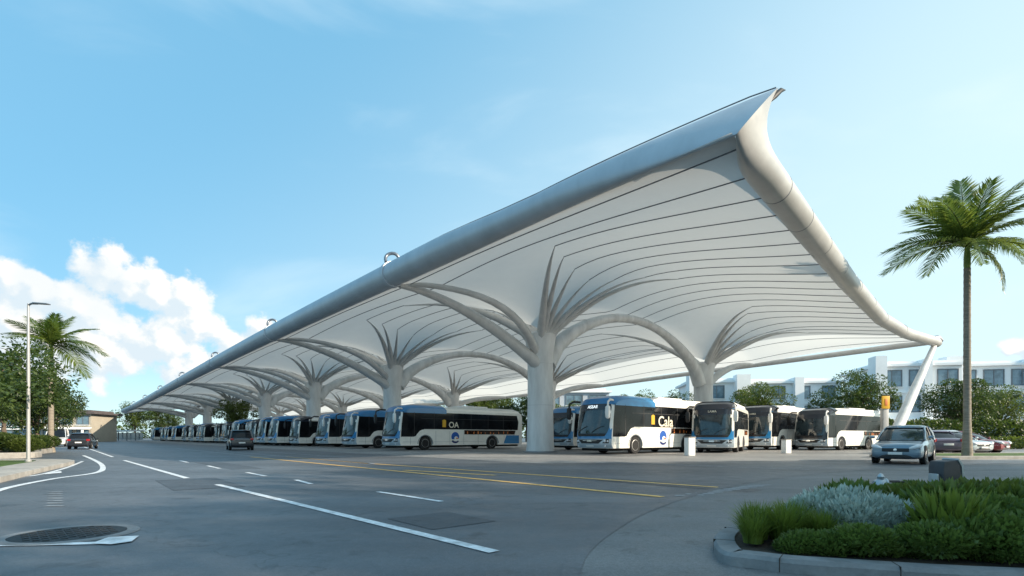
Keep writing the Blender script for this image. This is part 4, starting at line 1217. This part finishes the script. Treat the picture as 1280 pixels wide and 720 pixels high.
sp = empty('sign_post', (27.9, 39.2, 0)); tag(sp, 'white post with a yellow sign in front of the raking prop', 'sign')
b = MB(); b.box((0, 0, 1.6), (.42, .36, 3.2)); b.build('post', 'pole', sp, bevel=.04)
b = MB(); b.box((-.05, -.2, 3.62), (.56, .10, .95)); pn = b.build('sign_panel', 'stickery', sp, bevel=.02)
b = MB(); b.box((-.05, -.262, 3.62), (.2, .012, .5)); b.build('sign_mark', 'orange', pn, bevel=.004)

for x, y, h, lab in [(9.85, 29.0, 1.0, 'white square bollard in front of the lettered bus'), (17.4, 33.2, .85, 'white square bollard in front of the half hidden dark bus')]:
    o = empty('bollard', (x, y, 0)); tag(o, lab, 'bollard', 'white bollards')
    b = MB(); b.box((0, 0, h / 2), (.46, .40, h), R(20)); b.build('post', 'white', o, bevel=.05)
    b = MB(); b.box((0, 0, h + .02), (.50, .44, .05), R(20)); b.build('cap', 'concrete', o, bevel=.015)

mh = empty('manhole_cover', (-4.75, 5.62, 0)); tag(mh, 'dark round manhole cover with pale ring at lower left', 'manhole cover')
b = MB(); b.lathe([(.50, .004), (.50, .013), (.60, .013), (.62, .004)], 40); b.build('ring', 'kerbdark', mh, smooth=20)
b = MB(); b.lathe([(.001, .016), (.47, .016), (.495, .012), (.495, .004)], 40)
for i in range(-4, 5):
    for j in range(-4, 5):
        if i * i + j * j < 18: b.box((i * .1, j * .1, .018), (.055, .055, .008), R(45))
b.build('lid', 'iron', mh, smooth=0)

fl = empty('floodlight', (5.22, 7.35, .13), R(-8)); fl.scale = (.64, .64, .64); tag(fl, 'silver ground floodlight with black bracket at the back of the planter', 'floodlight')
b = MB(); b.lathe([(.001, -.16), (.09, -.15), (.135, -.08), (.14, .06), (.15, .07), (.15, .10), (.12, .105), (.001, .08)], 22, (-.05, 0, .38), 'X'); b.build('lamp_housing', 'steel', fl, smooth=40)
b = MB(); b.lathe([(.001, -.05), (.06, -.05), (.075, 0), (.04, .06), (.001, .08)], 14, (-.06, 0, .56)); b.build('cap', 'steel', fl, smooth=40)
b = MB(); b.tube([(.06, -.1, .33), (.36, -.1, .33), (.42, -.1, .36), (.42, -.1, .43), (.36, -.1, .46), (.06, -.1, .46)], .018, 6); b.tube([(.06, .1, .33), (.36, .1, .33), (.42, .1, .36), (.42, .1, .43), (.36, .1, .46), (.06, .1, .46)], .018, 6)
b.box((.2, 0, .34), (.3, .18, .05)); b.build('bracket', 'black', fl)
b = MB(); b.tube([(-.05, 0, -.02), (-.05, 0, .26)], .04, 8); b.build('stand', 'black', fl)

cb = empty('power_cabinet', (6.75, 8.15, .1), R(2)); cb.scale = (.66, .7, .95); tag(cb, 'dark curved power cabinet with silver side at the back of the planter', 'cabinet')
b = MB(); pr = [(-.23, 0), (.15, 0), (.21, .28), (.19, .52), (.10, .62), (-.20, .60), (-.23, .5)]; b.prism(pr, -.20, .20); b.build('housing', 'cabinet', cb, bevel=.018)
b = MB(); b.prism([(.16, 0), (.20, 0), (.265, .28), (.24, .54), (.13, .65), (.11, .628), (.20, .52), (.22, .28)], -.21, .21); b.build('side_panel', 'steel', cb, smooth=40)
b = MB(); b.box((-.30, -.02, .22), (.06, .24, .36)); b.build('handle', 'steel', cb, bevel=.02)
b = MB(); b.box((-.02, -.203, .16), (.36, .006, .006)); b.build('panel_gap', 'black', cb)


# ------------------------------------------------------------------ buildings
def building(name, label, x, y, rz, w, d, floors, fh, wallm, nwin, roofm='wallw', eave=.5, winh=.62, group=None, z0=0, canopy_=None, win_w=.72):
    root = empty(name, (x, y, z0), rz); tag(root, label, 'building', group)
    H = floors * fh
    b = MB(); b.box((0, d / 2, H / 2), (w, d, H)); b.build('wall', wallm, root, smooth=0)
    b = MB(); b.box((0, d / 2, H + .2), (w + 2 * eave, d + 2 * eave, .36)); b.box((0, d / 2, H + .6), (w * .92, d * .9, .5)); b.build('roof', roofm, root, smooth=0)
    if wallm == 'wallw':
        for k_, (fx, fw, hh_) in enumerate(((-.5, .14, 1.5), (.06 if nwin > 2 else .5, .09, .9))):
            b = MB(); b.box((w * fx, .1, (H + hh_) / 2), (w * fw, 2.4, H + hh_)); b.build('stair_tower', 'wallw', root, smooth=0)
    for f in range(floors):
        zc = f * fh + fh * .55; hh = fh * winh
        for i in range(nwin):
            ww = w / nwin * win_w; xc = -w / 2 + w / nwin * (i + .5)
            fr = MB()
            for dx, dz, sx, sz in ((-ww / 2, 0, .12, hh + .12), (ww / 2, 0, .12, hh + .12), (0, hh / 2, ww - .12, .12), (0, -hh / 2, ww - .12, .12), (0, 0, .08, hh - .12)):
                fr.box((xc + dx, -.03, zc + dz), (sx, .16, sz))
            wo = fr.build('window', 'frame', root, smooth=0)
            p = MB(); p.box((xc, -.012, zc), (ww - .1, .06, hh - .1)); p.build('pane', 'winb', wo, smooth=0)
            s = MB(); s.box((xc, -.16, zc - hh / 2 - .12), (ww + .3, .32, .1)); s.build('sill', 'wallw', wo, smooth=0)
        if f: 
            s = MB(); s.box((0, -.12, f * fh), (w + .1, .26, .22)); s.build('floor_band', 'wallw', root, smooth=0)
    if canopy_:
        s = MB(); s.box((0, -1.2, canopy_), (w * .96, 2.4, .25)); s.build('porch_roof', 'wallw', root, smooth=0)
        for i in range(4):
            s = MB(); s.box((-w * .44 + w * .88 * i / 3, -2.1, canopy_ / 2), (.3, .3, canopy_)); s.build('porch_post', 'wallw', root, smooth=0)
    return root


building('office_building', 'white modern building with blue windows between round tree and palm', 58.0, 74.5, R(-12), 10.5, 12, 3, 3.7, 'wallw', 3, canopy_=3.4)
building('office_building', 'white building with wide windows at the right edge behind the trees', 76, 78, R(-12), 18, 12, 3, 3.9, 'wallw', 5)
building('white_house', 'low white house with framed entrance behind the row of buses', 44.8, 84, R(-8), 15, 10, 3, 3.2, 'wallw', 4, win_w=.5)
building('white_house', 'pale boxy house just right of the second column', 33.6, 86, R(-6), 8, 10, 3, 3.3, 'wallw', 1, win_w=.3)
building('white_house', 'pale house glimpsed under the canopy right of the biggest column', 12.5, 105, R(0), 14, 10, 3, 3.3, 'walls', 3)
building('shop_building', 'dark roofed shop building at the far end of the left road', -92, 108, R(12), 9, 10, 2, 2.9, 'beige', 3, 'roofd', .9, canopy_=2.7)
building('shop_building', 'green roofed low building behind the palm at the left', -104, 112, R(15), 11, 10, 2, 2.7, 'roofg', 3, 'roofg', .7)
sh = empty('waiting_shelter', (-114, 150, 0), R(-30)); tag(sh, 'long flat roofed waiting shelter beyond the far end of the canopy', 'shelter')
b = MB(); b.box((0, 0, 2.7), (26, 4, .35)); b.build('roof', 'wallw', sh, bevel=.05)
for i in range(6):
    b = MB(); b.tube([(-12 + i * 4.8, 0, 0), (-12 + i * 4.8, 0, 2.6)], .12, 8); b.build('post', 'frame', sh)
b = MB(); b.box((0, 1.6, 1.2), (25, .1, 2.0)); b.build('back_screen', 'winb', sh)
